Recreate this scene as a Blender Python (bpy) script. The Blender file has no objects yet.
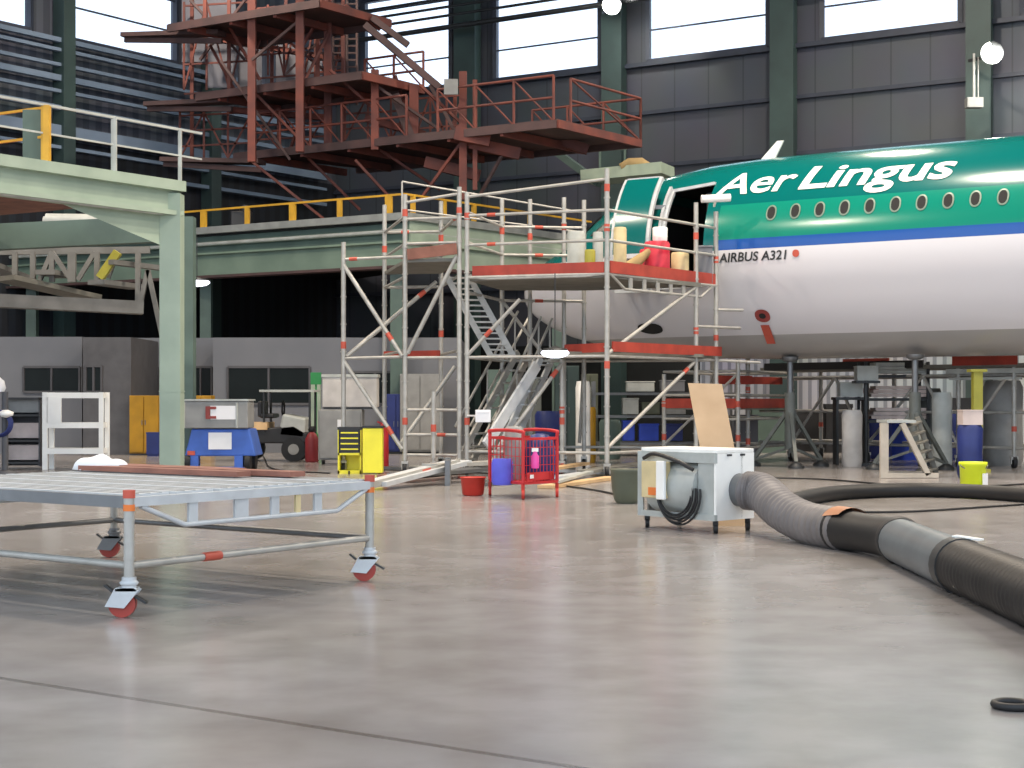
import bpy, bmesh, math, random
from mathutils import Vector, Matrix
random.seed(7)
SC = bpy.context.scene
COL = SC.collection
F, H, HZ = 1600.0, 1.35, 400.0          # focal length in pixels, eye height, horizon row

def V(*a): return Vector(a)
def P(px, py, Y):                        # a point in the hall at distance Y along the view
    return Vector(((px-512)/F*Y, Y, H+(HZ-py)/F*Y))
def G(px, Y, z=0.0):                     # a point at height z
    return Vector(((px-512)/F*Y, Y, z))
def lin(c):
    return tuple(((v/255)/12.92 if v/255 <= .04045 else ((v/255+.055)/1.055)**2.4) for v in c)

# ------------------------------------------------------------------ materials
def mat(name, rgb, rough=.5, metal=0.0, var=.12, scale=3.0, rgb2=None, bump=0.0, emit=0.0, spec=None, alpha=None):
    m = bpy.data.materials.new(name); m.use_nodes = True
    nt = m.node_tree; b = nt.nodes['Principled BSDF']
    b.inputs['Roughness'].default_value = rough
    b.inputs['Metallic'].default_value = metal
    if spec is not None: b.inputs['Specular IOR Level'].default_value = spec
    c = lin(rgb)
    c2 = lin(rgb2) if rgb2 else tuple(v*(1-var) for v in c)
    c1 = c if rgb2 else tuple(min(1, v*(1+var)) for v in c)
    tc = nt.nodes.new('ShaderNodeTexCoord'); n = nt.nodes.new('ShaderNodeTexNoise')
    n.inputs['Scale'].default_value = scale; n.inputs['Detail'].default_value = 4
    nt.links.new(tc.outputs['Object'], n.inputs['Vector'])
    r = nt.nodes.new('ShaderNodeValToRGB')
    r.color_ramp.elements[0].position = .35; r.color_ramp.elements[1].position = .65
    r.color_ramp.elements[0].color = (*c2, 1); r.color_ramp.elements[1].color = (*c1, 1)
    nt.links.new(n.outputs['Fac'], r.inputs['Fac'])
    nt.links.new(r.outputs['Color'], b.inputs['Base Color'])
    if bump:
        bp = nt.nodes.new('ShaderNodeBump'); bp.inputs['Strength'].default_value = bump
        n2 = nt.nodes.new('ShaderNodeTexNoise'); n2.inputs['Scale'].default_value = scale*8
        nt.links.new(tc.outputs['Object'], n2.inputs['Vector'])
        nt.links.new(n2.outputs['Fac'], bp.inputs['Height']); nt.links.new(bp.outputs['Normal'], b.inputs['Normal'])
    if emit:
        b.inputs['Emission Color'].default_value = (*c, 1); b.inputs['Emission Strength'].default_value = emit
    if alpha is not None: b.inputs['Alpha'].default_value = alpha
    return m

M = {}
M['alu'] = mat('scaffold_aluminium', (176,174,168), .5, .35, .1, 6)
M['aluwhite'] = mat('bright_aluminium', (196,200,203), .5, .2, .08, 5)
M['steel'] = mat('dull_steel', (120,122,124), .45, .6)
M['darksteel'] = mat('dark_steel', (62,64,66), .5, .5)
M['redband'] = mat('red_sticker', (192,84,66), .55)
M['orangeband'] = mat('orange_sticker', (226,120,50), .5)
M['redboard'] = mat('red_toeboard', (176,66,50), .6, rgb2=(150,54,42))
M['brownboard'] = mat('brown_board', (150,100,84), .7, rgb2=(120,78,66))
M['under'] = mat('plywood_underside', (120,118,110), .7)
M['castorred'] = mat('castor_red', (158,58,48), .45)
M['rust'] = mat('red_oxide_steel', (126,66,54), .7, rgb2=(94,54,50), scale=1.5)
M['rustdark'] = mat('brown_oxide_steel', (92,68,66), .7, rgb2=(72,56,56), scale=1.5)
M['dockpanel'] = mat('dock_grey_panel', (120,122,132), .6, rgb2=(96,96,106), scale=.8)
M['green'] = mat('pale_green_paint', (164,180,162), .5, rgb2=(148,164,148), scale=1.2)
M['greenmid'] = mat('shaded_walkway_green', (126,146,130), .55, rgb2=(112,132,118), scale=1.2)  # pale green darkened to carry the shade on the left arm
M['beige'] = mat('dull_beige_paint', (186,176,162), .6)
M['dimred'] = mat('dull_red_enamel', (140,44,50), .5)
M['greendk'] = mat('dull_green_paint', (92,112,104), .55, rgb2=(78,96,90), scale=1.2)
M['deckgrey'] = mat('walkway_grey', (140,144,142), .6)
M['yellow'] = mat('rail_yellow', (206,158,48), .5)
M['railwhite'] = mat('rail_grey', (176,180,176), .5)
M['wallgrey'] = None
M['colgreen'] = mat('column_dark_green', (58,78,76), .55, rgb2=(48,64,64), scale=.8)
M['bluegrey'] = mat('blue_grey_purlin', (126,144,166), .5, .1, rgb2=(100,118,140), scale=.5)
M['winframe'] = mat('window_frame', (50,56,70), .55)
M['black'] = mat('black_rubber', (28,28,30), .6, bump=.2)
M['blackpl'] = mat('black_plastic', (36,36,38), .45)
M['void'] = mat('unlit_void_black', (24,27,28), .8)  # near-black colour stands in for the darkness below the raised walkway
M['office'] = mat('office_light_grey', (118,120,126), .6, rgb2=(108,111,118), scale=.6)
M['officedk'] = mat('office_mid_grey', (84,84,88), .6)
M['offglass'] = mat('office_window_glass', (22,28,28), .35, spec=.15)
M['white'] = mat('white_paint', (248,247,242), .4, var=.04)
M['cream'] = mat('cream_plastic', (214,196,150), .55)
M['greybox'] = mat('grey_enamel', (142,142,140), .45)
M['blue'] = mat('cart_blue', (66,104,190), .4)
M['bluedk'] = mat('dark_blue', (34,48,110), .5)
M['bluebright'] = mat('crate_blue', (44,74,190), .5)
M['bag'] = mat('blue_bag', (92,96,214), .55)
M['yel'] = mat('bright_yellow', (236,226,60), .45, var=.05)
M['yelgreen'] = mat('lime_yellow', (214,228,36), .45, var=.05)
M['cabyel'] = mat('cabinet_yellow', (172,128,18), .55)
M['red'] = mat('signal_red', (196,44,48), .5)
M['redtub'] = mat('tub_red', (190,50,38), .55)
M['drumred'] = mat('drum_red', (206,44,66), .5)
M['pink'] = mat('pink_plastic', (236,80,170), .4)
M['tan'] = mat('tan_cloth', (166,142,98), .8, bump=.3)
M['ply'] = mat('plywood', (214,180,140), .6, rgb2=(198,162,124), scale=2)
M['wood'] = mat('pale_timber', (206,172,128), .6)
M['cloth'] = mat('white_sheet', (236,238,242), .8, var=.04, bump=.2)
M['olive'] = mat('olive_plastic', (88,92,76), .5)
M['hosegrey'] = mat('grey_fabric_duct', (122,117,116), .55, rgb2=(104,100,100), bump=.2)
M['hosesilver'] = mat('silver_duct', (104,110,114), .4, .2)
M['hoseblack'] = mat('black_duct', (28,27,28), .55, bump=.3)
M['tape'] = mat('brown_tape', (176,120,84), .5)
M['cable'] = mat('black_cable', (30,30,32), .5)
M['paper'] = mat('paper', (236,236,238), .6, var=.02)
M['inkred'] = mat('label_red', (140,60,56), .6)
M['darkint'] = mat('cabin_dark', (30,30,30), .8)
M['pale'] = mat('pale_pink_board', (206,190,184), .6)
M['lightsheet'] = mat('corrugated_light', (176,182,190), .6)
M['lens'] = mat('lamp_lens', (255,255,240), .3, emit=30)
M['lens2'] = mat('tube_lens', (235,240,255), .3, emit=3)
M['greenpl'] = mat('green_plastic', (40,130,70), .5)
M['jack'] = mat('jack_green_grey', (98,102,98), .5)
M['winrim'] = mat('cabin_window_rim', (112,134,120), .4)
M['dullgrey'] = mat('dull_grey_paint', (118,118,116), .65)
M['crateoff'] = mat('off_white_crate', (192,188,184), .6)
M['yelpost'] = mat('dull_yellow_post', (166,160,60), .5)

def wall_mat(name, a, b_, period, frac, axis_dir):
    m = bpy.data.materials.new(name); m.use_nodes = True
    nt = m.node_tree; bs = nt.nodes['Principled BSDF']; bs.inputs['Roughness'].default_value = .6
    tc = nt.nodes.new('ShaderNodeTexCoord')
    dp = nt.nodes.new('ShaderNodeVectorMath'); dp.operation = 'DOT_PRODUCT'; dp.inputs[1].default_value = axis_dir
    nt.links.new(tc.outputs['Object'], dp.inputs[0])
    d = nt.nodes.new('ShaderNodeMath'); d.operation = 'DIVIDE'; d.inputs[1].default_value = period
    nt.links.new(dp.outputs['Value'], d.inputs[0])
    fr = nt.nodes.new('ShaderNodeMath'); fr.operation = 'FRACT'; nt.links.new(d.outputs[0], fr.inputs[0])
    lt = nt.nodes.new('ShaderNodeMath'); lt.operation = 'LESS_THAN'; lt.inputs[1].default_value = frac
    nt.links.new(fr.outputs[0], lt.inputs[0])
    ns = nt.nodes.new('ShaderNodeTexNoise'); ns.inputs['Scale'].default_value = .5
    nt.links.new(tc.outputs['Object'], ns.inputs['Vector'])
    mx = nt.nodes.new('ShaderNodeMix'); mx.data_type = 'RGBA'
    mx.inputs['A'].default_value = (*lin(a), 1); mx.inputs['B'].default_value = (*lin(b_), 1)
    nt.links.new(lt.outputs[0], mx.inputs['Factor'])
    hs = nt.nodes.new('ShaderNodeMix'); hs.data_type = 'RGBA'; hs.blend_type = 'MULTIPLY'; hs.inputs['Factor'].default_value = .35
    nt.links.new(mx.outputs['Result'], hs.inputs['A']); nt.links.new(ns.outputs['Color'], hs.inputs['B'])
    nt.links.new(hs.outputs['Result'], bs.inputs['Base Color'])
    return m

# ------------------------------------------------------------------ mesh builder
class MB:
    def __init__(s): s.v = []; s.f = []; s.sm = []
    def add(s, vs, fs, smooth=False):
        o = len(s.v); s.v += [tuple(x) for x in vs]
        for f in fs: s.f.append(tuple(i+o for i in f)); s.sm.append(smooth)
        return s
    def box(s, c, size, rz=0, rx=0, ry=0):
        R = Matrix.Rotation(rz, 3, 'Z') @ Matrix.Rotation(ry, 3, 'Y') @ Matrix.Rotation(rx, 3, 'X')
        c = Vector(c); hx, hy, hz = [k/2 for k in size]
        vs = [c + R @ Vector((x*hx, y*hy, z*hz)) for x in (-1,1) for y in (-1,1) for z in (-1,1)]
        return s.add(vs, [(0,1,3,2),(4,6,7,5),(0,4,5,1),(2,3,7,6),(0,2,6,4),(1,5,7,3)])
    def bar(s, p, q, w, h=None, up=(0,0,1)):       # rectangular bar from p to q
        h = w if h is None else h
        p, q = Vector(p), Vector(q); d = (q-p)
        if d.length < 1e-6: return s
        d.normalize(); u = Vector(up)
        if abs(d.dot(u)) > .98: u = Vector((.3,1,0))
        a = d.cross(u).normalized(); b = a.cross(d).normalized()
        vs = [e + a*(x*w/2) + b*(y*h/2) for e in (p, q) for x, y in ((-1,-1),(1,-1),(1,1),(-1,1))]
        return s.add(vs, [(3,2,1,0),(4,5,6,7),(0,1,5,4),(1,2,6,5),(2,3,7,6),(3,0,4,7)])
    def tube(s, p, q, r, n=10, r2=None):
        p, q = Vector(p), Vector(q); d = (q-p)
        if d.length < 1e-6: return s
        d.normalize(); u = Vector((0,0,1)) if abs(d.z) < .9 else Vector((1,0,0))
        a = d.cross(u).normalized(); b = a.cross(d)
        r2 = r if r2 is None else r2
        vs = []
        for e, rr in ((p, r), (q, r2)):
            for i in range(n):
                t = 2*math.pi*i/n; vs.append(e + a*(math.cos(t)*rr) + b*(math.sin(t)*rr))
        fs = [(i, (i+1)%n, n+(i+1)%n, n+i) for i in range(n)]
        s.add(vs, fs, True)
        s.add(vs[:n], [tuple(range(n))[::-1]]); s.add(vs[n:], [tuple(range(n))])
        return s
    def sweep(s, pts, rad, n=16, close=False):
        pts = [Vector(p) for p in pts]; N = len(pts); vs = []
        a = None
        for i, p in enumerate(pts):
            d = (pts[min(i+1,N-1)]-pts[max(i-1,0)]).normalized()
            if a is None:
                u = Vector((0,0,1)) if abs(d.z) < .9 else Vector((1,0,0)); a = d.cross(u).normalized()
            a = (a - d*a.dot(d)).normalized(); b = a.cross(d)
            r = rad(i/(N-1)) if callable(rad) else rad
            for k in range(n):
                t = 2*math.pi*k/n; vs.append(p + a*(math.cos(t)*r) + b*(math.sin(t)*r))
        fs = [(i*n+k, i*n+(k+1)%n, (i+1)*n+(k+1)%n, (i+1)*n+k) for i in range(N-1) for k in range(n)]
        s.add(vs, fs, True)
        s.add(vs[:n], [tuple(range(n))[::-1]]); s.add(vs[-n:], [tuple(range(n))])
        return s
    def lathe(s, c, prof, n=24):                   # prof: (radius, height) pairs, bottom first
        c = Vector(c); vs = []
        for r, z in prof:
            for k in range(n):
                t = 2*math.pi*k/n; vs.append(c + Vector((math.cos(t)*r, math.sin(t)*r, z)))
        fs = [(i*n+k, i*n+(k+1)%n, (i+1)*n+(k+1)%n, (i+1)*n+k) for i in range(len(prof)-1) for k in range(n)]
        s.add(vs, fs, True)
        s.add(vs[:n], [tuple(range(n))[::-1]]); s.add(vs[-n:], [tuple(range(n))])
        return s
    def torus(s, c, R, r, axis='z', n=28, m=8):
        c = Vector(c); vs = []
        for i in range(n):
            t = 2*math.pi*i/n
            for k in range(m):
                q = 2*math.pi*k/m; rr = R + r*math.cos(q); z = r*math.sin(q)
                p = Vector((math.cos(t)*rr, math.sin(t)*rr, z))
                if axis == 'x': p = Vector((p.z, p.x, p.y))
                elif axis == 'y': p = Vector((p.x, p.z, p.y))
                elif axis != 'z': p = axis @ p
                vs.append(c+p)
        fs = [(i*m+k, ((i+1)%n)*m+k, ((i+1)%n)*m+(k+1)%m, i*m+(k+1)%m) for i in range(n) for k in range(m)]
        return s.add(vs, fs, True)
    def prism(s, poly, off):                       # polygon of 3d points extruded by a vector
        n = len(poly); off = Vector(off); a = [Vector(p) for p in poly]; b = [p+off for p in a]
        return s.add(a+b, [tuple(range(n))[::-1], tuple(range(n, 2*n))] + [(i, (i+1)%n, n+(i+1)%n, n+i) for i in range(n)])
    def build(s, name, m, parent=None, local=False, bevel=0, origin=None):
        me = bpy.data.meshes.new(name)
        if parent is not None: o0 = Vector(parent['_o']) if not local else Vector((0,0,0))
        else:
            if origin is None:
                xs = [v[0] for v in s.v]; ys = [v[1] for v in s.v]; zs = [v[2] for v in s.v]
                origin = Vector(((min(xs)+max(xs))/2, (min(ys)+max(ys))/2, min(zs)))
            o0 = Vector(origin)
        me.from_pydata([(v[0]-o0.x, v[1]-o0.y, v[2]-o0.z) for v in s.v], [], s.f)
        me.polygons.foreach_set('use_smooth', s.sm)
        bm = bmesh.new(); bm.from_mesh(me); bmesh.ops.recalc_face_normals(bm, faces=bm.faces)
        bm.to_mesh(me); bm.free(); me.update()
        o = bpy.data.objects.new(name, me); COL.objects.link(o)
        me.materials.append(M[m] if isinstance(m, str) else m)
        if parent is not None: o.parent = parent; TMP.append(o); o['_o'] = list(o0)
        else: o.location = o0; TMP.append(o); o['_o'] = list(o0)
        if bevel:
            md = o.modifiers.new('Bevel', 'BEVEL'); md.width = bevel; md.segments = 2; md.limit_method = 'ANGLE'
        return o
TMP = []
def thing(name, label, cat, loc, group=None, rz=0):
    o = bpy.data.objects.new(name, None); COL.objects.link(o)
    o.empty_display_size = .2; o.location = loc; o.rotation_euler = (0,0,rz)
    o['label'] = label; o['category'] = cat
    if group: o['group'] = group
    o['_o'] = list(loc) if rz == 0 else [0,0,0]; TMP.append(o)
    return o
def tag(o, label, cat, group=None, kind=None):
    o['label'] = label; o['category'] = cat
    if group: o['group'] = group
    if kind: o['kind'] = kind
    return o
def struct(o, label=None, cat=None):
    o['kind'] = 'structure'
    if label: o['label'] = label
    if cat: o['category'] = cat
    return o
def copy_tree(o, parent=None):
    c = o.copy(); COL.objects.link(c); TMP.append(c)
    if parent: c.parent = parent
    for ch in list(o.children): copy_tree(ch, c)
    return c
def arc_path(pts, n=8):                            # Catmull-Rom through points
    pts = [Vector(p) for p in pts]; q = [2*pts[0]-pts[1]] + pts + [2*pts[-1]-pts[-2]]; out = []
    for i in range(1, len(q)-2):
        for k in range(n):
            t = k/n; a, b, c, d = q[i-1], q[i], q[i+1], q[i+2]
            out.append(.5*((2*b)+(c-a)*t+(2*a-5*b+4*c-d)*t*t+(3*b-a-3*c+d)*t**3))
    out.append(pts[-1]); return out

# ------------------------------------------------------------------ setting
E = Vector((-.852, .523, 0)).normalized()          # along the back wall, leftwards and away
CORNER = Vector((-6.5, 59.2, 0))
LW = Vector((-.58, -.815, 0)).normalized()         # along the left wall, towards the camera
def WB(px):                                        # foot of the back wall seen at column px
    u = (px-512)/F; Y = 90/(u+1.63); return Vector((u*Y, Y, 0))
def WL(px):
    u = (px-512)/F
    t = (CORNER.x-u*CORNER.y)/(u*LW.y-LW.x); return CORNER+LW*t
ZROOF = 17.5

# floor
def floor_mat():
    m = bpy.data.materials.new('polished_concrete'); m.use_nodes = True
    nt = m.node_tree; b = nt.nodes['Principled BSDF']; L = nt.links.new
    tc = nt.nodes.new('ShaderNodeTexCoord')
    def noise(sc, det=5):
        n = nt.nodes.new('ShaderNodeTexNoise'); n.inputs['Scale'].default_value = sc; n.inputs['Detail'].default_value = det
        L(tc.outputs['Object'], n.inputs['Vector']); return n
    n1, n2, n3 = noise(.35), noise(2.2, 8), noise(14, 3)
    r = nt.nodes.new('ShaderNodeValToRGB'); e = r.color_ramp.elements
    e[0].position = .3; e[0].color = (*lin((140,135,131)), 1); e[1].position = .7; e[1].color = (*lin((162,158,158)), 1)
    L(n1.outputs['Fac'], r.inputs['Fac'])
    r2 = nt.nodes.new('ShaderNodeValToRGB'); e = r2.color_ramp.elements
    e[0].position = .3; e[0].color = (.74,.72,.70,1); e[1].position = .62; e[1].color = (1,1,1,1)
    L(n2.outputs['Fac'], r2.inputs['Fac'])
    mx = nt.nodes.new('ShaderNodeMix'); mx.data_type = 'RGBA'; mx.blend_type = 'MULTIPLY'; mx.inputs['Factor'].default_value = .7
    L(r.outputs['Color'], mx.inputs['A']); L(r2.outputs['Color'], mx.inputs['B'])
    # expansion joint and the stained strip beside it
    a, c = G(0, 1350*1.6/278), G(400, 1350*1.6/340); d = (c-a).normalized(); nn = Vector((-d.y, d.x, 0))
    dp = nt.nodes.new('ShaderNodeVectorMath'); dp.operation = 'DOT_PRODUCT'; dp.inputs[1].default_value = nn
    L(tc.outputs['Object'], dp.inputs[0])
    sb = nt.nodes.new('ShaderNodeMath'); sb.operation = 'SUBTRACT'; sb.inputs[1].default_value = nn.dot(a); L(dp.outputs['Value'], sb.inputs[0])
    # repeated slab joints
    md = nt.nodes.new('ShaderNodeMath'); md.operation = 'PINGPONG'; md.inputs[1].default_value = 30.0; L(sb.outputs[0], md.inputs[0])
    j = nt.nodes.new('ShaderNodeMapRange'); j.inputs['From Min'].default_value = .012; j.inputs['From Max'].default_value = .03
    j.inputs['To Min'].default_value = 0; j.inputs['To Max'].default_value = 1; L(md.outputs[0], j.inputs['Value'])
    st = nt.nodes.new('ShaderNodeMapRange'); st.inputs['From Min'].default_value = .05; st.inputs['From Max'].default_value = .45
    st.inputs['To Min'].default_value = .84; st.inputs['To Max'].default_value = 1; L(md.outputs[0], st.inputs['Value'])
    jm = nt.nodes.new('ShaderNodeMix'); jm.data_type = 'RGBA'; jm.blend_type = 'MIX'
    jm.inputs['A'].default_value = (*lin((96,90,86)), 1)
    L(j.outputs['Result'], jm.inputs['Factor'])
    sm = nt.nodes.new('ShaderNodeMix'); sm.data_type = 'RGBA'; sm.blend_type = 'MULTIPLY'; sm.inputs['Factor'].default_value = 1
    cc = nt.nodes.new('ShaderNodeCombineColor'); 
    for k in range(3): L(st.outputs['Result'], cc.inputs[k])
    L(mx.outputs['Result'], sm.inputs['A']); L(cc.outputs['Color'], sm.inputs['B'])
    L(sm.outputs['Result'], jm.inputs['B']); L(jm.outputs['Result'], b.inputs['Base Color'])
    rr = nt.nodes.new('ShaderNodeMapRange'); rr.inputs['To Min'].default_value = .16; rr.inputs['To Max'].default_value = .26
    L(n2.outputs['Fac'], rr.inputs['Value']); L(rr.outputs['Result'], b.inputs['Roughness'])
    b.inputs['Specular IOR Level'].default_value = .7
    bp = nt.nodes.new('ShaderNodeBump'); bp.inputs['Strength'].default_value = .015; bp.inputs['Distance'].default_value = .02
    L(n3.outputs['Fac'], bp.inputs['Height']); L(bp.outputs['Normal'], b.inputs['Normal'])
    return m
fl = MB(); fl.add([(-60,-14,0),(75,-14,0),(75,75,0),(-60,75,0)], [(0,1,2,3)])
o = fl.build('floor', floor_mat(), origin=(0,0,0)); struct(o)

M['wallback'] = wall_mat('back_wall_cladding', (76,80,90), (58,62,70), 1.2, .04, tuple(E))
M['wallleft'] = wall_mat('left_wall_cladding', (88,94,106), (70,76,88), .5, .5, tuple(LW))
M['walldark'] = wall_mat('left_wall_lower_unlit', (34,40,50), (24,28,36), .5, .5, tuple(LW))  # lower wall coloured dark in place of the unlit space there
M['lightwall'] = wall_mat('lower_corrugated_sheet', (182,188,196), (134,140,150), .3, .4, tuple(E))
M['roof'] = mat('roof_sheet', (70,72,76), .7)

SILL, HEAD = 12.45, 15.9
NB = Vector((-.523, -.852, 0)).normalized()        # back wall normal towards the hall
def wall_panel(mb, a, b, z0, z1, nrm, th=.25):
    mb.prism([a+V(0,0,z0), b+V(0,0,z0), b+V(0,0,z1), a+V(0,0,z1)], -nrm*th)
# back wall bays
wins = [(364,451),(495,600),(648,768),(822,960),(1022,1200)]
wb = MB()
EndR = WB(1420)
wall_panel(wb, CORNER, EndR, 3.2, SILL, NB); wall_panel(wb, CORNER, EndR, HEAD, ZROOF, NB)
edges = [CORNER] + [WB(p) for w in wins for p in w] + [EndR]
for i in range(0, len(edges), 2): wall_panel(wb, edges[i], edges[i+1], SILL, HEAD, NB)
struct(wb.build('wall_back', 'wallback'))
lo = MB(); wall_panel(lo, WB(700), EndR, 0, 3.2, NB); struct(lo.build('wall_back_lower', 'lightwall'))
lo2 = MB(); wall_panel(lo2, CORNER, WB(700), 0, 3.2, NB); struct(lo2.build('wall_back_base', 'void'))  # darkness behind the offices is put into the wall colour
gl = bpy.data.materials.new('window_glass'); gl.use_nodes = True
nt = gl.node_tree; nt.nodes.clear(); out = nt.nodes.new('ShaderNodeOutputMaterial')
tr = nt.nodes.new('ShaderNodeBsdfTransparent'); tr.inputs['Color'].default_value = (.93,.96,1,1)
gg = nt.nodes.new('ShaderNodeBsdfGlossy'); gg.inputs['Roughness'].default_value = .05
mxs = nt.nodes.new('ShaderNodeMixShader'); mxs.inputs[0].default_value = .06
nt.links.new(tr.outputs[0], mxs.inputs[1]); nt.links.new(gg.outputs[0], mxs.inputs[2]); nt.links.new(mxs.outputs[0], out.inputs[0])
M['glass'] = gl
def window(n, a, b, nrm):
    m = MB(); t = (b-a).normalized()
    for z in (SILL, HEAD): m.bar(a+V(0,0,z), b+V(0,0,z), .2, .12)
    for p in (a, b): m.bar(p+V(0,0,SILL), p+V(0,0,HEAD), .15)
    for k in (1, 2, 3):
        z = SILL + (HEAD-SILL)*k/3.4
        m.bar(a+V(0,0,z), b+V(0,0,z), .06, .05)
    w = m.build('window_%d' % n, 'winframe'); struct(w)
    g = MB(); g.prism([a+V(0,0,SILL)-nrm*.1, b+V(0,0,SILL)-nrm*.1, b+V(0,0,HEAD)-nrm*.1, a+V(0,0,HEAD)-nrm*.1], -nrm*.02)
    g.build('pane', 'glass', w)
for i, (p, q) in enumerate(wins): window(i+1, WB(p), WB(q), NB)
tn = 1
for p in (468, 614, 783, 978, 1215):               # columns of the back wall
    w = {468:24, 614:22, 783:24, 978:24, 1215:24}[p]
    a = WB(p+6)+NB*.35; m = MB(); hw = (w-4)/2*a.y/F
    m.bar(a+V(0,0,0), a+V(0,0,ZROOF), .5, hw*2, up=tuple(E))
    m.bar(a+NB*.25+V(0,0,0), a+NB*.25+V(0,0,ZROOF), .06, hw*2.5, up=tuple(E))
    struct(m.build('trim_%d' % tn, 'colgreen')); tn += 1
for z in (10.75, 9.0, 7.2, 5.2):
    m = MB(); m.bar(CORNER+NB*.12+V(0,0,z), EndR+NB*.12+V(0,0,z), .12, .12); struct(m.build('trim_%d' % tn, 'winframe')); tn += 1
m = MB(); m.bar(CORNER+NB*.12+V(0,0,SILL-.12), EndR+NB*.12+V(0,0,SILL-.12), .24, .14); struct(m.build('trim_%d' % tn, 'winframe')); tn += 1
# pipes on hangers along the head of both walls
NL = Vector((.815, -.58, 0)).normalized()
for k, z in enumerate((14.15, 14.55, 14.85, 15.15)):
    m = MB(); m.tube(WB(330)+NB*1.4+V(0,0,z), WB(1100)+NB*1.4+V(0,0,z), .09 if k == 0 else .05, 8)
    o = m.build('roof_pipe', 'darksteel')
    tag(o, ['thick dark pipe crossing the windows behind the dock, lowest of four',
            'thin dark pipe crossing the rear windows, second from the bottom',
            'thin dark pipe crossing the rear windows, third from the bottom',
            'thin dark pipe crossing the rear windows, topmost of four'][k], 'pipe', 'pipes across the rear windows')
# left wall
LEnd = CORNER+LW*48
wl = MB(); wall_panel(wl, CORNER, LEnd, 9.3, SILL, NL); wall_panel(wl, CORNER, LEnd, HEAD, ZROOF, NL)
lw = [(176,72),(30,-160)]
edges = [CORNER] + [WL(p) for w in lw for p in w] + [LEnd]
for i in range(0, len(edges), 2): wall_panel(wl, edges[i], edges[i+1], SILL, HEAD, NL)
struct(wl.build('wall_left', 'wallleft'))
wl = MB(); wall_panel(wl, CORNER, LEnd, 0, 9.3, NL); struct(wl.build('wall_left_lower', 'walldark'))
for i, (p, q) in enumerate(lw): window(6+i, WL(p), WL(q), NL)
for p in (58, 205):
    a = WL(p)+NL*.3; m = MB(); m.bar(a, a+V(0,0,ZROOF), .5, .45, up=tuple(LW)); struct(m.build('trim_%d' % tn, 'colgreen')); tn += 1
k = 0
for z, th, mm in ((12.25,.14,'bluegrey'),(11.95,.10,'bluegrey'),(11.5,.1,'bluegrey'),(11.1,.18,'bluegrey'),(10.7,.1,'bluegrey'),
              (10.2,.14,'bluegrey'),(9.5,.34,'bluegrey'),(9.0,.1,'bluegrey'),(8.45,.12,'bluegrey')):
    m = MB(); m.bar(CORNER+LW*1+NL*.35+V(0,0,z), LEnd+NL*.35+V(0,0,z), .18, th); struct(m.build('trim_%d' % tn, mm)); tn += 1
# right wall far off and roof
m = MB(); m.prism([EndR, EndR-NB*(-1)*0+V(4,-30,0), EndR+V(4,-30,ZROOF), EndR+V(0,0,ZROOF)], (.3,0,0)); struct(m.build('wall_right', 'wallback'))
m = MB(); m.prism([V(LEnd.x,2,ZROOF), LEnd+V(0,0,ZROOF), CORNER+V(0,0,ZROOF), EndR+V(0,0,ZROOF), EndR+V(4,-30,ZROOF), V(EndR.x+4,2,ZROOF)], (0,0,.3)); struct(m.build('ceiling', 'roof'))

# ------------------------------------------------------------------ aeroplane
D = Vector((-.8395, .5433, 0)).normalized(); NP = Vector((-D.y, D.x, 0))   # forward, towards the camera
PC = Vector((6.78, 32.1, 4.26)); RZ = math.atan2(D.y, D.x)
SN = 7.65                                          # the nose tip along the axis
def w2(local): return PC + D*local[0] + NP*local[1] + V(0,0,local[2])
def proj(p): return 512+F*p.x/p.y, HZ-F*(p.z-H)/p.y
tab = [(0,.04,-.52,-.60),(.06,.22,-.36,-.78),(.15,.38,-.22,-.92),(.4,.66,.02,-1.12),(.8,.93,.25,-1.34),(1.3,1.2,.47,-1.54),(1.8,1.40,.78,-1.68),
       (2.4,1.58,1.24,-1.81),(3.0,1.71,1.60,-1.90),(3.8,1.83,1.85,-1.98),(4.8,1.92,2.0,-2.04),(6,1.97,2.06,-2.07),(7.5,1.975,2.07,-2.07),(60,1.975,2.07,-2.07)]
def sect(t):
    for a, b in zip(tab, tab[1:]):
        if t <= b[0]:
            k = (t-a[0])/(b[0]-a[0]); return [a[i]+(b[i]-a[i])*k for i in (1,2,3)]
    return list(tab[-1][1:])
def skin(s, phi, off=0.0):                         # local point; phi=0 side, 90 top, camera side
    w, top, bot = sect(max(0, SN-s))
    k = min(1, max(0, (SN-s))/6); zm = -.56*(1-k)**1.5
    c, sn = math.cos(phi), math.sin(phi)
    h = (top-zm) if sn >= 0 else (zm-bot)
    return Vector((s, (w+off)*c, zm+(h+off)*sn))
def phi_of(s, z):
    lo_, hi_ = -math.pi/2, math.pi/2
    for _ in range(40):
        md = (lo_+hi_)/2
        if skin(s, md).z < z: lo_ = md
        else: hi_ = md
    return lo_
def s_at(px, z):                                   # where the near side at height z is seen at px
    lo_, hi_ = -20, 7
    for _ in range(50):
        md = (lo_+hi_)/2
        if proj(w2(skin(md, phi_of(md, z))))[0] > px: lo_ = md
        else: hi_ = md
    return lo_
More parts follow.
